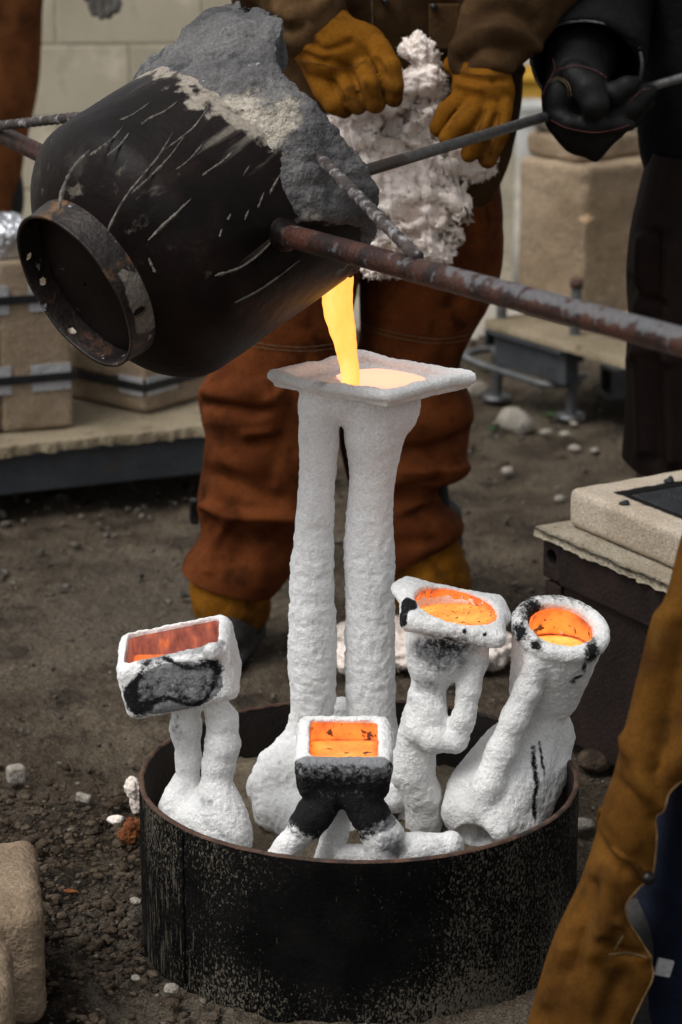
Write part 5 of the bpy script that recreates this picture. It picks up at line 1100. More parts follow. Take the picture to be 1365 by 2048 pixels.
def wrinkle(V, Q, amp, seed, fr=(9, 9, 13), fine=.3):
    w_ = V+.03*np.stack([fbm(V*6, 2, seed+5), fbm(V*6, 2, seed+6), fbm(V*6, 2, seed+7)], 1); n = vnormals(V, Q)
    d = amp*(.5*fbm(w_*A(fr), 2, seed, kind='billow')+.9*fbm(w_*A(fr)*.6, 2, seed+1)+fine*.5*fbm(w_*A(fr)*2.4, 2, seed+2)); return V+n*d[:, None]
def projv(V): r = V-CAMP; d = r@F_; return np.stack([682.5+FPX*(r@R_)/d, 1024-FPX*(r@U_)/d], 1), d
def fold(V, Q, items):
    """press ridges (+) and creases (-) into the side of a garment that faces the yard: (polyline, width px, height m)"""
    if not items: return V
    n = vnormals(V, Q); pr, dp = projv(V); view = V-CAMP; view /= np.linalg.norm(view, axis=1)[:, None]; front = sstep(-(n*view).sum(1), -.1, .35); d = np.zeros(len(V))
    for (pts, w_, amp) in items:
        c = catmull(pts, 8*len(pts)); best = np.full(len(V), 1e9)
        for i in range(len(c)-1):
            e = c[i+1]-c[i]; t_ = np.clip(((pr-c[i])@e)/max(e@e, 1e-9), 0, 1); q = pr-c[i]-t_[:, None]*e; best = np.minimum(best, (q*q).sum(1))
        ends = 1.0; d += amp*np.exp(-best/(w_*w_))
    return V+n*(d*front)[:, None]
def snap(V, pts, off=.0006):
    """seam points laid on the outside of a mesh"""
    pr, dp = projv(V); out = []
    for (x, y) in catmull(pts, 6*len(pts)):
        q = ((pr-A([x, y]))**2).sum(1); k = np.where(q < 64)[0]
        if len(k) == 0: continue
        i = k[np.argmin(dp[k])]; p = CAMP+ray(x, y)*(dp[i]-off); out.append(p)
    return out
def garment(name, rows, mt, parent, n=150, m=120, amp=.008, seed=410, sup=2.3, fr=(9, 9, 13), hem=True, fine=.3, press=None):
    V, Q = loft(rows, n, m, sup); Q = Q[:, ::-1].copy() if vnormals(V, Q)[n*m//2:n*m//2+m].mean(0).sum() is None else Q
    c = V.reshape(n, m, 3).mean(1).repeat(m, 0); nn = vnormals(V, Q)
    if ((V-c)*nn).sum() < 0: Q = Q[:, ::-1].copy()
    V = wrinkle(V, Q, amp, seed, fr, fine); V = fold(V, Q, press)
    if hem:                                  # turned-in lower edge, so the cloth has a thickness
        last = V[-m:]; cc = last.mean(0); i1 = cc+(last-cc)*.965+A([0, 0, .001]); i2 = cc+(last-cc)*.90+A([0, 0, .012]); V = np.vstack([V, i1, i2]); fl = ((grid_faces(n, m)[0] == Q[0]).all())
        e = grid_faces(n+2, m); Q = e if fl else e[:, ::-1].copy()
    return obj(name, V, Q, mt, parent), V.reshape(-1, m, 3)
def sdf_part(name, lo, hi, h, build, mt, parent, amp=.004, seed=430, fr=(14, 14, 14), sm=1, fine=.3, press=None):
    f = Field(lo, hi, h); build(f); V, Q = f.mesh(); V = smooth_mesh(V, Q, sm); V = wrinkle(V, Q, amp, seed, fr, fine); V = fold(V, Q, press); return obj(name, V, Q, mt, parent)
def pchain(f, pts, k=.008, dY=0):
    P_ = [P(x, y, Y+dY) for x, y, Y, r in pts]; f.chain(P_, [S(r, p) for p, (x, y, Y, r) in zip(P_, pts)], k)
def pell(f, px, py, Y, rx, ry, rz, k=.012, op='add', rot=None): p = P(px, py, Y); f.ell(p, [S(rx, p), S(ry, p), S(rz, p)], rot, k=k, op=op)
def seam(parent, pts, r, mt, name='stitching', n=60): return obj(name, *tube(catmull(pts, n), r, 6), mt, parent)
def boot(t, heel, toe, name='boot'):
    heel, toe = A(heel), A(toe); d = nrm(toe-heel)
    def bld(f):
        f.chain([heel+A([0, 0, .20]), heel+A([0, 0, .10]), heel+A([0, 0, .05])], [.052, .052, .050], .02); f.chain([heel+A([0, 0, .045]), (heel+toe)/2+A([0, 0, .052]), toe-d*.04+A([0, 0, .042])], [.042, .045, .040], .03)
        f.box((heel+toe)/2+A([0, 0, .012]), (np.linalg.norm(toe-heel)/2+.03, .048, .012), basis(d), .011, k=.006); f.plane_cut(A([0, 0, .001]), [0, 0, -1])
    lo = np.minimum(heel, toe)-.09; hi = np.maximum(heel, toe)+A([.09, .09, .27]); lo[2] = -.02
    return sdf_part(name, lo, hi, .006, bld, M_boot, t, .002, 440)

# ---- the helper in brown chaps holding the wool
def person_a():
    YL, YR = 1.17, 1.25; g = A([.02, 1.22, 0]); t = thing('person', 'person in brown suede chaps and ochre gloves holding white wool', 'person', g)
    hipz = .93; sh = 1.40
    Ls = ([-.10, 1.15, sh], P(560, -90, 1.02), P(622, 44, .93)); Rs = ([.30, 1.15, sh], P(1050, -50, 1.06), P(962, 118, .94))
    kl, kr = P(560, 720, YL), P(830, 690, YR)
    person_body(t, [.09, 1.21, hipz], [.09, 1.17, 1.25], [.09, 1.08, 1.62], [Ls, Rs], [([.0, 1.21, .86], kl, P(470, 1210, YL)), ([.18, 1.21, .86], kr, P(870, 1170, YR))])
    LP = [([(414, 806), (451, 812), (518, 824), (540, 816)], 11, -0.0156), ([(402, 786), (460, 786), (530, 792)], 26, 0.0094), ([(530, 826), (548, 800), (566, 778)], 13, 0.0109), ([(420, 842), (480, 846), (540, 848)], 18, 0.0062), ([(580, 812), (572, 850), (590, 900)], 14, -0.0078),
          ([(495, 868), (538, 865)], 12, 0.0078), ([(506, 884), (555, 878)], 12, -0.0094), ([(560, 880), (548, 930), (540, 960)], 14, -0.0062), ([(425, 950), (470, 962), (520, 985), (560, 1000)], 18, -0.0109), ([(410, 900), (450, 920), (500, 930)], 26, 0.0062), ([(412, 1012), (440, 1024), (480, 1034), (530, 1034), (592, 1038)], 11, 0.0133), ([(415, 1044), (440, 1052)], 11, -0.0047), ([(470, 1062), (505, 1080), (552, 1064), (590, 1070)], 17, -0.0133),
          ([(452, 1046), (432, 1085), (416, 1140)], 11, 0.0070), ([(480, 1090), (470, 1150)], 14, -0.0047), ([(520, 1110), (525, 1170)], 16, 0.0055), ([(385, 1090), (378, 1130)], 10, -0.0047), ([(560, 720), (540, 760), (500, 775)], 18, 0.0062), ([(620, 705), (600, 750)], 16, -0.0078)]
    RP = [([(815, 903), (869, 899), (936, 866)], 17, -0.0133), ([(850, 850), (895, 852), (935, 838)], 30, 0.0094), ([(812, 942), (870, 948), (927, 936)], 15, 0.0117), ([(805, 986), (840, 974), (878, 960)], 15, -0.0172), ([(800, 1024), (837, 1006), (878, 994)], 15, 0.0086), ([(820, 1060), (880, 1050)], 22, 0.0047), ([(800, 1090), (860, 1085)], 16, -0.0047), ([(740, 560), (745, 640)], 14, -0.0062), ([(940, 420), (965, 500), (950, 600)], 20, 0.0078), ([(915, 430), (925, 520), (915, 600)], 14, -0.0078), ([(985, 520), (960, 610)], 12, -0.0047), ([(860, 600), (850, 660)], 16, 0.0047), ([(900, 700), (870, 740), (850, 790)], 16, -0.0078)]
    g1, o1 = garment('chap_leg', [(300, 540, 790, YL, .12), (450, 515, 752, YL, .115), (560, 495, 718, YL, .11), (640, 470, 703, YL, .105), (690, 450, 694, YL, .10), (740, 420, 688, YL, .10), (790, 398, 682, YL, .105), (830, 402, 676, YL, .10), (875, 412, 668, YL, .10), (920, 408, 664, YL, .102), (970, 398, 656, YL, .105), (1010, 391, 648, YL, .105), (1045, 399, 622, YL, .09), (1075, 397, 610, YL, .09), (1105, 384, 602, YL, .10, 8), (1130, 372, 584, YL, .10, 18), (1158, 364, 552, YL, .10, 26)], M_chap, t, 230, 170, .006, 411, fr=(6, 6, 9), press=LP)
    g2, o2 = garment('chap_leg', [(300, 690, 995, YR, .12), (420, 702, 1008, YR, .12), (500, 710, 1010, YR, .115), (560, 716, 1002, YR, .11), (620, 718, 977, YR, .105), (670, 716, 945, YR, .10), (720, 705, 924, YR, .10), (760, 692, 930, YR, .105), (800, 682, 944, YR, .11), (850, 676, 942, YR, .105), (900, 680, 935, YR, .105), (938, 688, 932, YR, .11), (960, 694, 888, YR, .095), (985, 697, 876, YR, .09), (1015, 700, 900, YR, .095), (1045, 702, 926, YR, .10), (1075, 705, 920, YR, .105, -10), (1112, 708, 868, YR, .10, -26)], M_chap, t, 230, 170, .006, 415, fr=(6, 6, 8), press=RP)
    # knee seams
    for p_, o_, pts in ((g1, o1, [(500, 684), (560, 692), (620, 694), (688, 684)]), (g1, o1, [(500, 692), (560, 700), (620, 702), (688, 694)]), (g2, o2, [(730, 650), (800, 668), (880, 678), (946, 668)]), (g2, o2, [(730, 658), (800, 677), (880, 687), (940, 678)])):
        seam(p_, snap(o_.reshape(-1, 3), pts, .0002), .0005, M_thread)
    garment('suede_spat', [(1095, 392, 560, YL, .085), (1140, 374, 548, YL, .09), (1175, 372, 546, YL, .095), (1205, 380, 546, YL, .095), (1232, 395, 536, YL, .09), (1246, 412, 522, YL, .085)], M_glove, t, 60, 100, .009, 420, fr=(14, 14, 10))
    garment('suede_spat', [(1060, 770, 918, YR, .085), (1105, 776, 934, YR, .09), (1145, 782, 946, YR, .095), (1185, 785, 946, YR, .09), (1208, 795, 936, YR, .085)], M_glove, t, 60, 100, .009, 424, fr=(14, 14, 10))
    fl = P(462, 1240, YL); fr_ = P(870, 1205, YR); boot(t, [fl[0]+.012, YL+.03, 0], [fl[0]-.02, YL-.13, 0]); boot(t, [fr_[0], YR+.03, 0], [fr_[0]+.04, YR-.14, 0])
    for (px, py, Y) in ((388, 1022, YL-.02), (872, 972, YR-.03)): p = P(px, py, Y); box_obj('chap_buckle', p, (.007, .012, .022), M_stud, t, rotz(.2), .003)
    def jk(f):
        f.ell([.09, 1.20, 1.00], [.225, .125, .30], k=.05); f.ell([.09, 1.17, 1.24], [.235, .135, .22], k=.06)
        f.chain([A(Ls[0]), A(Ls[1]), A(Ls[2])], [.095, .092, .068], .03); f.chain([A(Rs[0]), A(Rs[1]), A(Rs[2])], [.095, .088, .054], .03); pell(f, 1005, 62, 1.0, 78, 70, 72, .03); pell(f, 545, 15, 1.02, 78, 70, 80, .03)
        f.plane_cut(A([0, 0, .79]), [0, 0, -1])
    sdf_part('jacket', [-.32, .78, .76], [.52, 1.45, 1.56], .0075, jk, M_jacket, t, .008, 450, (8, 8, 9), 1, press=[([(915, 95), (960, 62), (1020, 60), (1075, 95)], 13, .012), ([(925, 125), (975, 92), (1040, 100)], 11, -.012), ([(950, 30), (1010, 18), (1070, 40)], 14, -.013), ([(990, 130), (1040, 140), (1075, 130)], 12, .009), ([(930, 20), (985, -8), (1040, 0)], 12, .010),
              ([(560, 20), (600, 40), (650, 5)], 12, .009), ([(540, 50), (575, 66), (610, 40)], 12, -.011), ([(500, 20), (540, 100), (580, 150)], 16, -.012), ([(700, 30), (690, 110), (700, 180)], 14, -.010), ([(800, 10), (805, 60)], 12, .008), ([(760, 30), (755, 120)], 14, .008)])
    # pocket flap, placket and buttons on the jacket front
    yf = 1.035
    for nm, (x0, y0, x1, y1), tk in (('pocket_flap', (858, 8, 920, 98), .006),):
        a_, b_ = P(x0, y0, yf), P(x1, y1, yf+.01); c = (a_+b_)/2; box_obj(nm, c, (abs(b_[0]-a_[0])/2, tk, abs(a_[2]-b_[2])/2), M_jacket, t, None, .004)
    obj('button', *tube([P(868, 14, yf-.012), P(868, 14, yf-.004)], .006, 12), M_stud, t); obj('button', *tube([P(770, 2, yf-.012), P(770, 2, yf+.02)], .006, 12), M_stud, t)
    seam(t, [P(744, -30, 1.035), P(745, 30, 1.035), P(748, 110, 1.04)], .0008, M_thread)
    # gloves
    def gl(f):
        pchain(f, [(618, 38, .935, 54), (640, 66, .925, 64), (668, 100, .91, 72)], .02); pell(f, 688, 104, .908, 80, 42, 58, .02); pell(f, 732, 95, .897, 42, 38, 44, .02)
        pchain(f, [(634, 140, .905, 27), (650, 180, .885, 24), (672, 208, .872, 23), (689, 218, .878, 19)], .004)
        pchain(f, [(684, 145, .885, 25), (698, 182, .862, 23), (716, 210, .860, 20)], .004)
        pchain(f, [(722, 132, .875, 25), (741, 172, .848, 24), (751, 208, .850, 20)], .004)
        pchain(f, [(757, 96, .878, 25), (780, 134, .850, 23), (789, 172, .842, 20), (789, 196, .850, 18)], .004)
    gA = sdf_part('glove', P(540, 260, .80)-A([.02, 0, .03]), P(830, -40, 1.02)+A([0, 0, .03]), .0034, gl, M_glove, t, .0022, 460, (20, 20, 20), 2, .3, press=[([(620, 80), (650, 100), (700, 85)], 8, -.005), ([(610, 110), (650, 125)], 7, -.005), ([(700, 70), (740, 95), (752, 115)], 10, .004), ([(660, 120), (700, 140)], 9, -.004), ([(756, 120), (770, 150)], 6, -.005), ([(705, 150), (720, 190)], 5, -.005), ([(668, 165), (690, 205)], 5, -.005)])
    def gr(f):
        pchain(f, [(958, 118, .95, 54), (962, 145, .935, 52), (965, 175, .915, 56)], .02); pell(f, 964, 188, .910, 58, 38, 48, .02); pell(f, 1000, 190, .922, 24, 34, 42, .02)
        pchain(f, [(932, 190, .900, 23), (894, 222, .885, 21), (876, 256, .882, 19)], .003)
        pchain(f, [(952, 212, .880, 22), (922, 246, .850, 21), (896, 276, .852, 18)], .003)
        pchain(f, [(978, 222, .880, 24), (957, 272, .855, 22), (939, 308, .858, 19)], .003)
        pchain(f, [(1003, 212, .895, 24), (996, 268, .868, 23), (976, 318, .866, 20)], .003)
        pchain(f, [(905, 130, .95, 20), (920, 120, .95, 22)], .01)
    gB = sdf_part('glove', P(840, 360, .80)-A([.02, 0, .03]), P(1060, 60, 1.03)+A([0, 0, .03]), .0034, gr, M_glove, t, .0022, 465, (20, 20, 20), 2, .3, press=[([(915, 150), (960, 160), (1010, 158)], 8, -.006), ([(920, 168), (960, 178)], 7, .004), ([(930, 210), (905, 240)], 5, -.005), ([(968, 225), (945, 262)], 5, -.005), ([(992, 232), (975, 290)], 5, -.005), ([(990, 165), (1010, 190)], 8, -.004)])
    for ob, lines in ((gA, ([(600, 120), (640, 128), (690, 138), (735, 118)], [(742, 118), (752, 150), (762, 190)], [(712, 150), (726, 190)], [(672, 172), (690, 206)])), (gB, ([(918, 140), (955, 150), (1008, 150)], [(940, 205), (915, 232), (896, 258)], [(972, 218), (955, 262), (940, 300)], [(1000, 222), (992, 270), (978, 306)]))):
        gv = A([v.co[:] for v in ob.data.vertices])+origin_of(ob)
        for pts in lines: seam(ob, snap(gv, pts, .0001), .0006, M_glovethread)
    return t
M_glovethread = mat('dark_glove_thread', (.06, .022, .004), (.09, .035, .007), scale=40, rough=.9, bump=0)
person_a()
# the wool blanket in the helper's hands
def held_wool():
    E = []; rg = np.random.default_rng(21); CR = []
    for k in range(34):
        x, y, a_ = rg.uniform(690, 960), rg.uniform(190, 530), rg.uniform(-1.3, 1.3); L = rg.uniform(25, 70); d_ = A([math.cos(a_), math.sin(a_)]); q = A([x, y]); CR.append(([tuple(q-d_*L), tuple(q+A([rg.uniform(-14, 14), rg.uniform(-14, 14)])), tuple(q+d_*L)], rg.uniform(7, 13), -.016 if k % 3 else .014))
    for (px, py, Y, rx, rz, ry) in ((832, 100, .99, 34, 34, 40), (850, 150, .985, 52, 42, 50), (838, 200, .985, 62, 50, 45), (760, 245, .97, 95, 62, 45), (700, 250, .97, 60, 55, 45), (840, 290, .97, 120, 80, 45), (820, 380, .97, 115, 90, 48), (790, 470, .965, 95, 75, 45), (870, 470, .97, 68, 62, 45), (900, 380, .975, 55, 55, 45), (960, 335, .985, 46, 40, 40), (988, 315, .99, 24, 36, 35), (770, 535, .955, 52, 32, 40), (880, 515, .965, 40, 28, 40), (720, 340, .955, 60, 90, 45), (735, 440, .955, 50, 80, 45)):
        p = P(px, py, Y); E.append((p, [S(rx, p), S(ry, p), S(rz, p)]))
    woolly('wool_blanket', 'torn white wool blanket held between two ochre gloves', E, .0040, .016, 470, 'blanket', extra=[(.012, (13, 13, 18), 3, 475, 'billow')], fuzz=13000, creases=CR)
held_wool()

# ---- the one in black holding the skimming rod
def person_b():
    g = A([.70, 1.25, 0]); t = thing('person', 'person in black jacket and dark apron holding the steel rod', 'person', g)
    cuff = P(1176, 128, 1.03); elb = P(1222, -75, 1.33); shd = A([.56, 1.28, 1.42]); d = nrm(cuff-elb)
    person_body(t, [.73, 1.27, .93], [.73, 1.25, 1.25], [.73, 1.20, 1.62], [(shd, elb, cuff), ([.92, 1.27, 1.42], [.98, 1.25, 1.12], [.92, 1.05, 1.02])], [([.63, 1.27, .86], [.63, 1.25, .48], [.62, 1.27, .1]), ([.82, 1.27, .86], [.82, 1.25, .48], [.84, 1.27, .1])])
    garment('apron', [(300, 1300, 1620, 1.24, .12), (400, 1276, 1630, 1.23, .135), (470, 1263, 1640, 1.22, .145), (560, 1256, 1640, 1.22, .15), (640, 1258, 1640, 1.22, .15), (720, 1255, 1635, 1.22, .15), (820, 1256, 1630, 1.22, .15), (880, 1252, 1625, 1.22, .15), (922, 1250, 1620, 1.22, .15)], M_apron, t, 120, 150, .007, 480, fr=(9, 9, 2.5), sup=2.6, press=[([(1285, 480), (1280, 650), (1288, 900)], 12, .012), ([(1310, 470), (1305, 700), (1315, 920)], 13, -.014), ([(1340, 500), (1338, 700), (1345, 920)], 14, .012), ([(1262, 560), (1290, 600), (1330, 610)], 10, -.010), ([(1262, 720), (1300, 700), (1340, 720)], 12, .008)])
    for px in (1325, 1500): garment('trouser_leg', [(880, px-55, px+75, 1.24, .08), (960, px-52, px+70, 1.24, .075), (1100, px-48, px+64, 1.24, .07), (1215, px-48, px+64, 1.24, .07)], M_trouser, t, 50, 60, .004, 484)
    boot(t, [.62, 1.27, 0], [.58, 1.10, 0]); boot(t, [.82, 1.27, 0], [.84, 1.10, 0])
    def jk(f):
        f.ell([.735, 1.26, .98], [.222, .15, .34], k=.05); f.ell([.735, 1.25, 1.25], [.225, .15, .22], k=.05); f.plane_cut(A([0, 0, P(1270, 442, 1.18)[2]]), [0, 0, -1])
        f.chain([A([.92, 1.27, 1.42]), A([.98, 1.25, 1.12]), A([.92, 1.05, 1.02])], [.09, .08, .065], .03)
    sdf_part('jacket', [.44, .94, .74], [1.12, 1.48, 1.56], .009, jk, M_black, t, .008, 486, (9, 9, 9))
    def sl(f):
        f.chain([shd, elb, cuff-d*.02], [.095, .094, .092], .03); f.cap(cuff-d*.02, cuff+d*.10, .092, .098, .02); f.plane_cut(cuff+d*.012, d); f.cap(cuff-d*.10, cuff+d*.1, .080, .088, 0, op='sub')
    sdf_part('sleeve', np.minimum(shd, cuff)-.16, np.maximum(shd, cuff)+A([.16, .18, .14]), .0065, sl, M_black, t, .007, 488, (10, 10, 10))
    u = nrm(np.cross(d, A([0, 0, 1]))); v = np.cross(u, d); ring_ = [cuff+d*.010+(.0905+.003*math.sin(3*a_))*(math.cos(a_)*u+math.sin(a_)*v*1.0) for a_ in np.arange(61)/60*2*math.pi]
    obj('cuff_trim', *tube(ring_, .0030, 8, cap=False), M_trim, t)
    def gl(f):
        pchain(f, [(1172, 70, 1.14, 66), (1165, 110, 1.06, 68), (1155, 160, .995, 62)], .02); pell(f, 1148, 195, .985, 62, 40, 52, .02); pell(f, 1116, 200, .965, 32, 34, 46, .015)
        pchain(f, [(1130, 240, .985, 40), (1165, 268, .985, 42), (1190, 290, .985, 26), (1191, 316, .985, 7)], .02); pell(f, 1195, 262, .985, 58, 34, 26, .02)
        pchain(f, [(1150, 150, .950, 30), (1178, 178, .925, 34), (1190, 208, .915, 31), (1184, 230, .920, 18)], .006)
        pchain(f, [(1108, 226, .955, 18), (1140, 246, .935, 20), (1200, 252, .928, 22), (1240, 250, .938, 20), (1260, 250, .945, 13)], .004)
        pchain(f, [(1196, 208, .975, 26), (1228, 188, .962, 25), (1255, 172, .968, 20), (1270, 164, .975, 13)], .005)
        pchain(f, [(1222, 236, .975, 28), (1262, 212, .975, 26), (1288, 190, .985, 22), (1300, 184, .99, 17)], .005)
        pchain(f, [(1210, 250, .99, 28), (1262, 232, 1.0, 25), (1294, 206, 1.01, 18)], .006)
    go = sdf_part('glove', P(1040, 350, .84)-A([.02, 0, .02]), P(1340, 30, 1.20)+A([.02, 0, .04]), .0034, gl, M_blackglove, t, .0020, 492, (20, 20, 20), 2, .3)
    gv = A([v.co[:] for v in go.data.vertices])+origin_of(go)
    for pts in ([(1106, 118), (1110, 140), (1096, 165), (1085, 195), (1086, 222)], [(1112, 142), (1150, 131), (1190, 140), (1214, 156)], [(1102, 240), (1135, 256), (1190, 265), (1235, 258), (1260, 250)], [(1258, 205), (1280, 184), (1300, 178)]): seam(go, snap(gv, pts, .0004), .0009, M_red, 'piping')
    for pts in ([(1096, 162), (1118, 155), (1138, 168), (1143, 195)], [(1098, 166), (1118, 159), (1134, 171), (1138, 196)]): seam(go, snap(gv, pts, .0004), .0005, M_thread)
M_trouser = mat('brown_trousers', (.0500, .0325, .0200), (.0750, .0500, .0325), scale=9, rough=.9, bump=.3, bscale=120)
person_b()

# ---- the one in ochre leather at the right edge, nearest the camera
def person_c():
    g = A([.52, -.55, 0]); t = thing('person', 'person in ochre leather chaps and dark jeans, nearest at the right edge', 'person', g)
    hnd = PD(1365, 684, 2.70); dd = nrm(hnd-on_tank(566, 468)); h1, h2 = hnd+dd*.20, hnd+dd*.36
    person_body(t, [.66, -.58, .95], [.70, -.66, 1.26], [.70, -.74, 1.62], [([.52, -.68, 1.41], [.52, -.86, 1.12], h1+A([.02, .03, .03])), ([.90, -.66, 1.41], [.92, -.86, 1.12], h2+A([.02, .03, .03]))], [([.60, -.50, .88], [.47, -.485, .46], [.40, -.47, .1]), ([.76, -.57, .88], [.82, -.52, .48], [.84, -.45, .1])])
    rows = [(900, 1420, 1900), (1000, 1392, 1850), (1080, 1366, 1800), (1180, 1339, 1740), (1270, 1301, 1680), (1390, 1265, 1600), (1480, 1240, 1480), (1545, 1222, 1385), (1590, 1205, 1338), (1640, 1192, 1320), (1740, 1166, 1311), (1780, 1151, 1278), (1812, 1136, 1254), (1850, 1118, 1262), (1900, 1098, 1292), (1950, 1082, 1309), (2000, 1066, 1288), (2060, 1046, 1262), (2160, 1008, 1240), (2230, 985, 1230)]
    T = catmull(rows, 220); n, m = 220, 90; V = []; Y0 = -.60
    for (py, l, r) in T:
        w_ = max((r-l)/1.55, 95); cx = l+w_; te = math.acos(np.clip((cx-r)/w_, -1, 1)); th = np.linspace(-1.2, te, m)
        for a_ in th: x = cx-w_*math.cos(a_); Yc = Y0-.075*math.sin(a_); V.append(P(x, py, Yc))
    V = A(V); Q = grid_faces(n, m, False); nn = vnormals(V, Q)
    if nn[:, 1].mean() > 0: Q = Q[:, ::-1].copy()
    V = wrinkle(V, Q, .006, 500, (7, 7, 4), .2)
    V = fold(V, Q, [([(1330, 1240), (1300, 1380), (1275, 1500)], 26, .010), ([(1362, 1260), (1340, 1400), (1315, 1540)], 20, -.012), ([(1175, 1612), (1200, 1652), (1240, 1700), (1296, 1750)], 9, .008), ([(1182, 1640), (1205, 1690), (1245, 1740)], 14, -.012), ([(1225, 1640), (1260, 1690)], 18, .008),
                    ([(1225, 1760), (1215, 1830), (1190, 1900)], 22, .010), ([(1180, 1770), (1165, 1850), (1140, 1940)], 18, -.010), ([(1235, 1840), (1262, 1880), (1290, 1912)], 12, .010), ([(1205, 1880), (1240, 1900), (1282, 1905)], 10, -.008), ([(1130, 1900), (1100, 2000)], 16, .008), ([(1240, 1960), (1210, 2040)], 20, -.010), ([(1260, 1480), (1290, 1570), (1320, 1610)], 16, .008), ([(1230, 1560), (1270, 1600), (1312, 1640)], 14, -.008)])
    o = obj('chap_leg', V, Q, M_ochre, t); md = o.modifiers.new('thickness', 'SOLIDIFY'); md.thickness = .0035; md.offset = -1
    G3 = V.reshape(n, m, 3)
    def on(px, py):                          # nearest point of the chap to a pixel
        pr = A([proj(p)[:2] for p in V[::3]]); i = int(np.argmin(((pr-A([px, py]))**2).sum(1)))*3; return V[i]+A([0, -.004, 0])
    seam(o, [on(1178, 1610), on(1200, 1650), on(1235, 1700), on(1270, 1730), on(1292, 1752)], .0045, M_ochre, 'flap_edge')
    e = G3[:, -1][40:200:4]; seam(o, list(e+A([0, -.001, 0])), .0011, M_paledge, 'raw_edge', 120)
    p = on(1293, 1752); obj('rivet', *tube([p+A([0, .004, 0]), p+A([0, -.006, 0])], .007, 14), M_stud, o)
    seam(o, [on(1222, 1905), on(1260, 1900), on(1292, 1912)], .0009, M_thread); seam(o, [on(1225, 1900), on(1240, 1870)], .0009, M_thread)
    garment('jeans_leg', [(900, 1430, 1800, -.50, .09), (1200, 1390, 1700, -.50, .09), (1450, 1340, 1640, -.49, .085), (1650, 1300, 1580, -.48, .08), (1850, 1262, 1520, -.47, .08), (2050, 1230, 1470, -.46, .075), (2200, 1210, 1440, -.46, .07)], M_denim, t, 90, 80, .009, 505, fr=(8, 8, 14))
    garment('jeans_leg', [(900, 1750, 2100, -.50, .09), (1300, 1800, 2120, -.47, .085), (1700, 1850, 2120, -.44, .08), (2100, 1880, 2120, -.41, .075)], M_denim, t, 60, 60, .007, 507)
    boot(t, [.36, -.48, 0], [.25, -.60, 0]); boot(t, [.84, -.45, 0], [.82, -.62, 0])
    q = P(1328, 1935, -.60); box_obj('pale_tab', q, (.010, .003, .0105), M_paper, t, rotz(.1)@A([[math.cos(.25), 0, math.sin(.25)], [0, 1, 0], [-math.sin(.25), 0, math.cos(.25)]]), .002)
    def jk(f):
        f.ell([.67, -.60, 1.0], [.20, .13, .22], k=.05); f.ell([.70, -.66, 1.26], [.22, .13, .22], k=.06); f.plane_cut(A([0, 0, .84]), [0, 0, -1])
        f.chain([A([.52, -.68, 1.41]), A([.52, -.86, 1.12]), h1+A([.02, .03, .03])], [.09, .075, .05], .03); f.chain([A([.90, -.66, 1.41]), A([.92, -.86, 1.12]), h2+A([.02, .03, .03])], [.09, .075, .05], .03)
    sdf_part('jacket', [.30, -1.22, .72], [1.16, -.42, 1.58], .012, jk, M_ochre, t, .008, 509, (9, 9, 9))
    def gl(f, c):
        f.ell(c+A([.01, .0, .012]), [.045, .04, .035])
        for k in range(4): o_ = c+dd*(-.03+.02*k); f.chain([o_+A([.01, .01, .025]), o_+A([-.012, -.028, .012]), o_+A([-.010, -.024, -.018]), o_+A([.01, 0, -.024])], [.012]*4, .004)
        f.chain([c-dd*.02+A([.02, .02, .02]), c-dd*.045+A([.01, .022, -.005]), c-dd*.045+A([0, .0, -.022])], [.013]*3, .004)
    for c in (h1, h2): sdf_part('glove', c-.09, c+.09, .005, lambda f, c=c: gl(f, c), M_glove, t, .002, 511, (24, 24, 24))
M_paledge = mat('raw_leather_edge', (.14, .08, .03), (.20, .12, .05), scale=40, rough=.9, bump=0)
person_c()

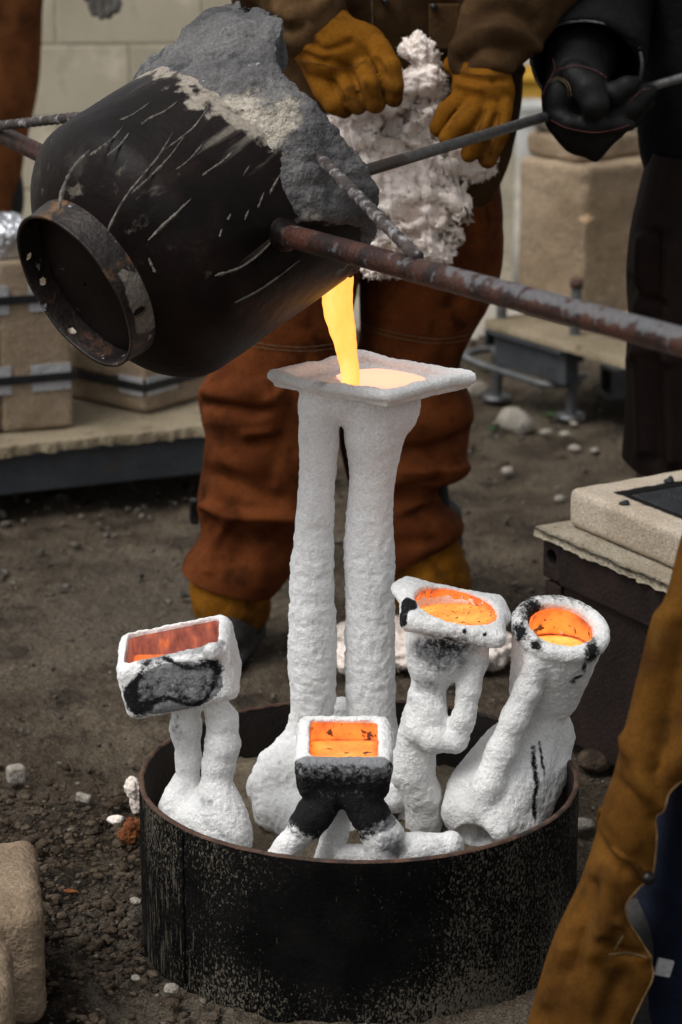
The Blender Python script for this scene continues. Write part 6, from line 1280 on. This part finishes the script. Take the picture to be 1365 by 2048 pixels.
# ---- the onlooker far left
def person_d():
    Y = 3.10; g = A([-.93, Y, 0]); t = thing('person', 'person in brown leather apron and grey glove, far behind at the left', 'person', g)
    hand = P(208, -35, 2.98); x0 = P(-40, 0, Y)[0]
    person_body(t, [x0, Y, .95], [x0, Y, 1.26], [x0, Y-.03, 1.63], [([x0+.19, Y, 1.42], [x0+.25, Y-.03, 1.17], hand+A([-.01, .01, .05])), ([x0-.19, Y, 1.42], [x0-.26, Y-.02, 1.15], [x0-.24, Y-.1, .95])], [([x0+.03, Y, .86], [x0+.03, Y, .48], [x0+.03, Y, .1]), ([x0-.09, Y, .86], [x0-.1, Y, .48], [x0-.1, Y, .1])])
    garment('leather_apron', [(-40, -165, 92, Y, .13), (0, -165, 86, Y, .13), (80, -165, 82, Y, .13), (160, -160, 76, Y, .13), (240, -160, 62, Y, .125), (330, -155, 50, Y, .12), (430, -150, 36, Y, .115), (560, -150, 22, Y, .11), (700, -150, 12, Y, .11)], M_chapdull, t, 80, 90, .010, 520, fr=(8, 8, 4))
    for dx in (-1, .4): boot(t, [x0+dx*.09, Y+.03, 0], [x0+dx*.1, Y-.14, 0])
    def jk(f):
        f.ell([x0, Y, 1.08], [.20, .13, .24], k=.05); f.ell([x0, Y, 1.27], [.22, .13, .2], k=.05); f.plane_cut(A([0, 0, .98]), [0, 0, -1])
        f.chain([A([x0+.19, Y, 1.42]), A([x0+.25, Y-.03, 1.17]), hand+A([-.01, .01, .05])], [.08, .065, .05], .03); f.chain([A([x0-.19, Y, 1.42]), A([x0-.26, Y-.02, 1.15]), A([x0-.24, Y-.1, .95])], [.08, .065, .05], .03)
    sdf_part('jacket', [x0-.4, Y-.25, .86], [x0+.45, Y+.22, 1.6], .012, jk, M_black, t, .008, 522, (9, 9, 9))
    def gl(f):
        pell(f, 208, -30, 2.98, 34, 24, 34, .012)
        for pts in (((188, -10), (184, 12), (188, 26)), ((202, -8), (202, 20), (204, 32)), ((216, -8), (220, 18), (219, 31)), ((230, -12), (236, 6), (233, 20)), ((184, -40), (174, -18), (174, -4))): pchain(f, [(x, y, 2.96, 8.5) for x, y in pts], .004)
    sdf_part('glove', P(160, 50, 2.88)-A([0, 0, .01]), P(255, -95, 3.08)+A([0, 0, .02]), .004, gl, M_greyglove, t, .002, 525, (24, 24, 24))
M_chapdull = suede('dull_brown_leather', (.095, .034, .012), (.155, .056, .019), (.04, .016, .008), (.20, .085, .03))
person_d()
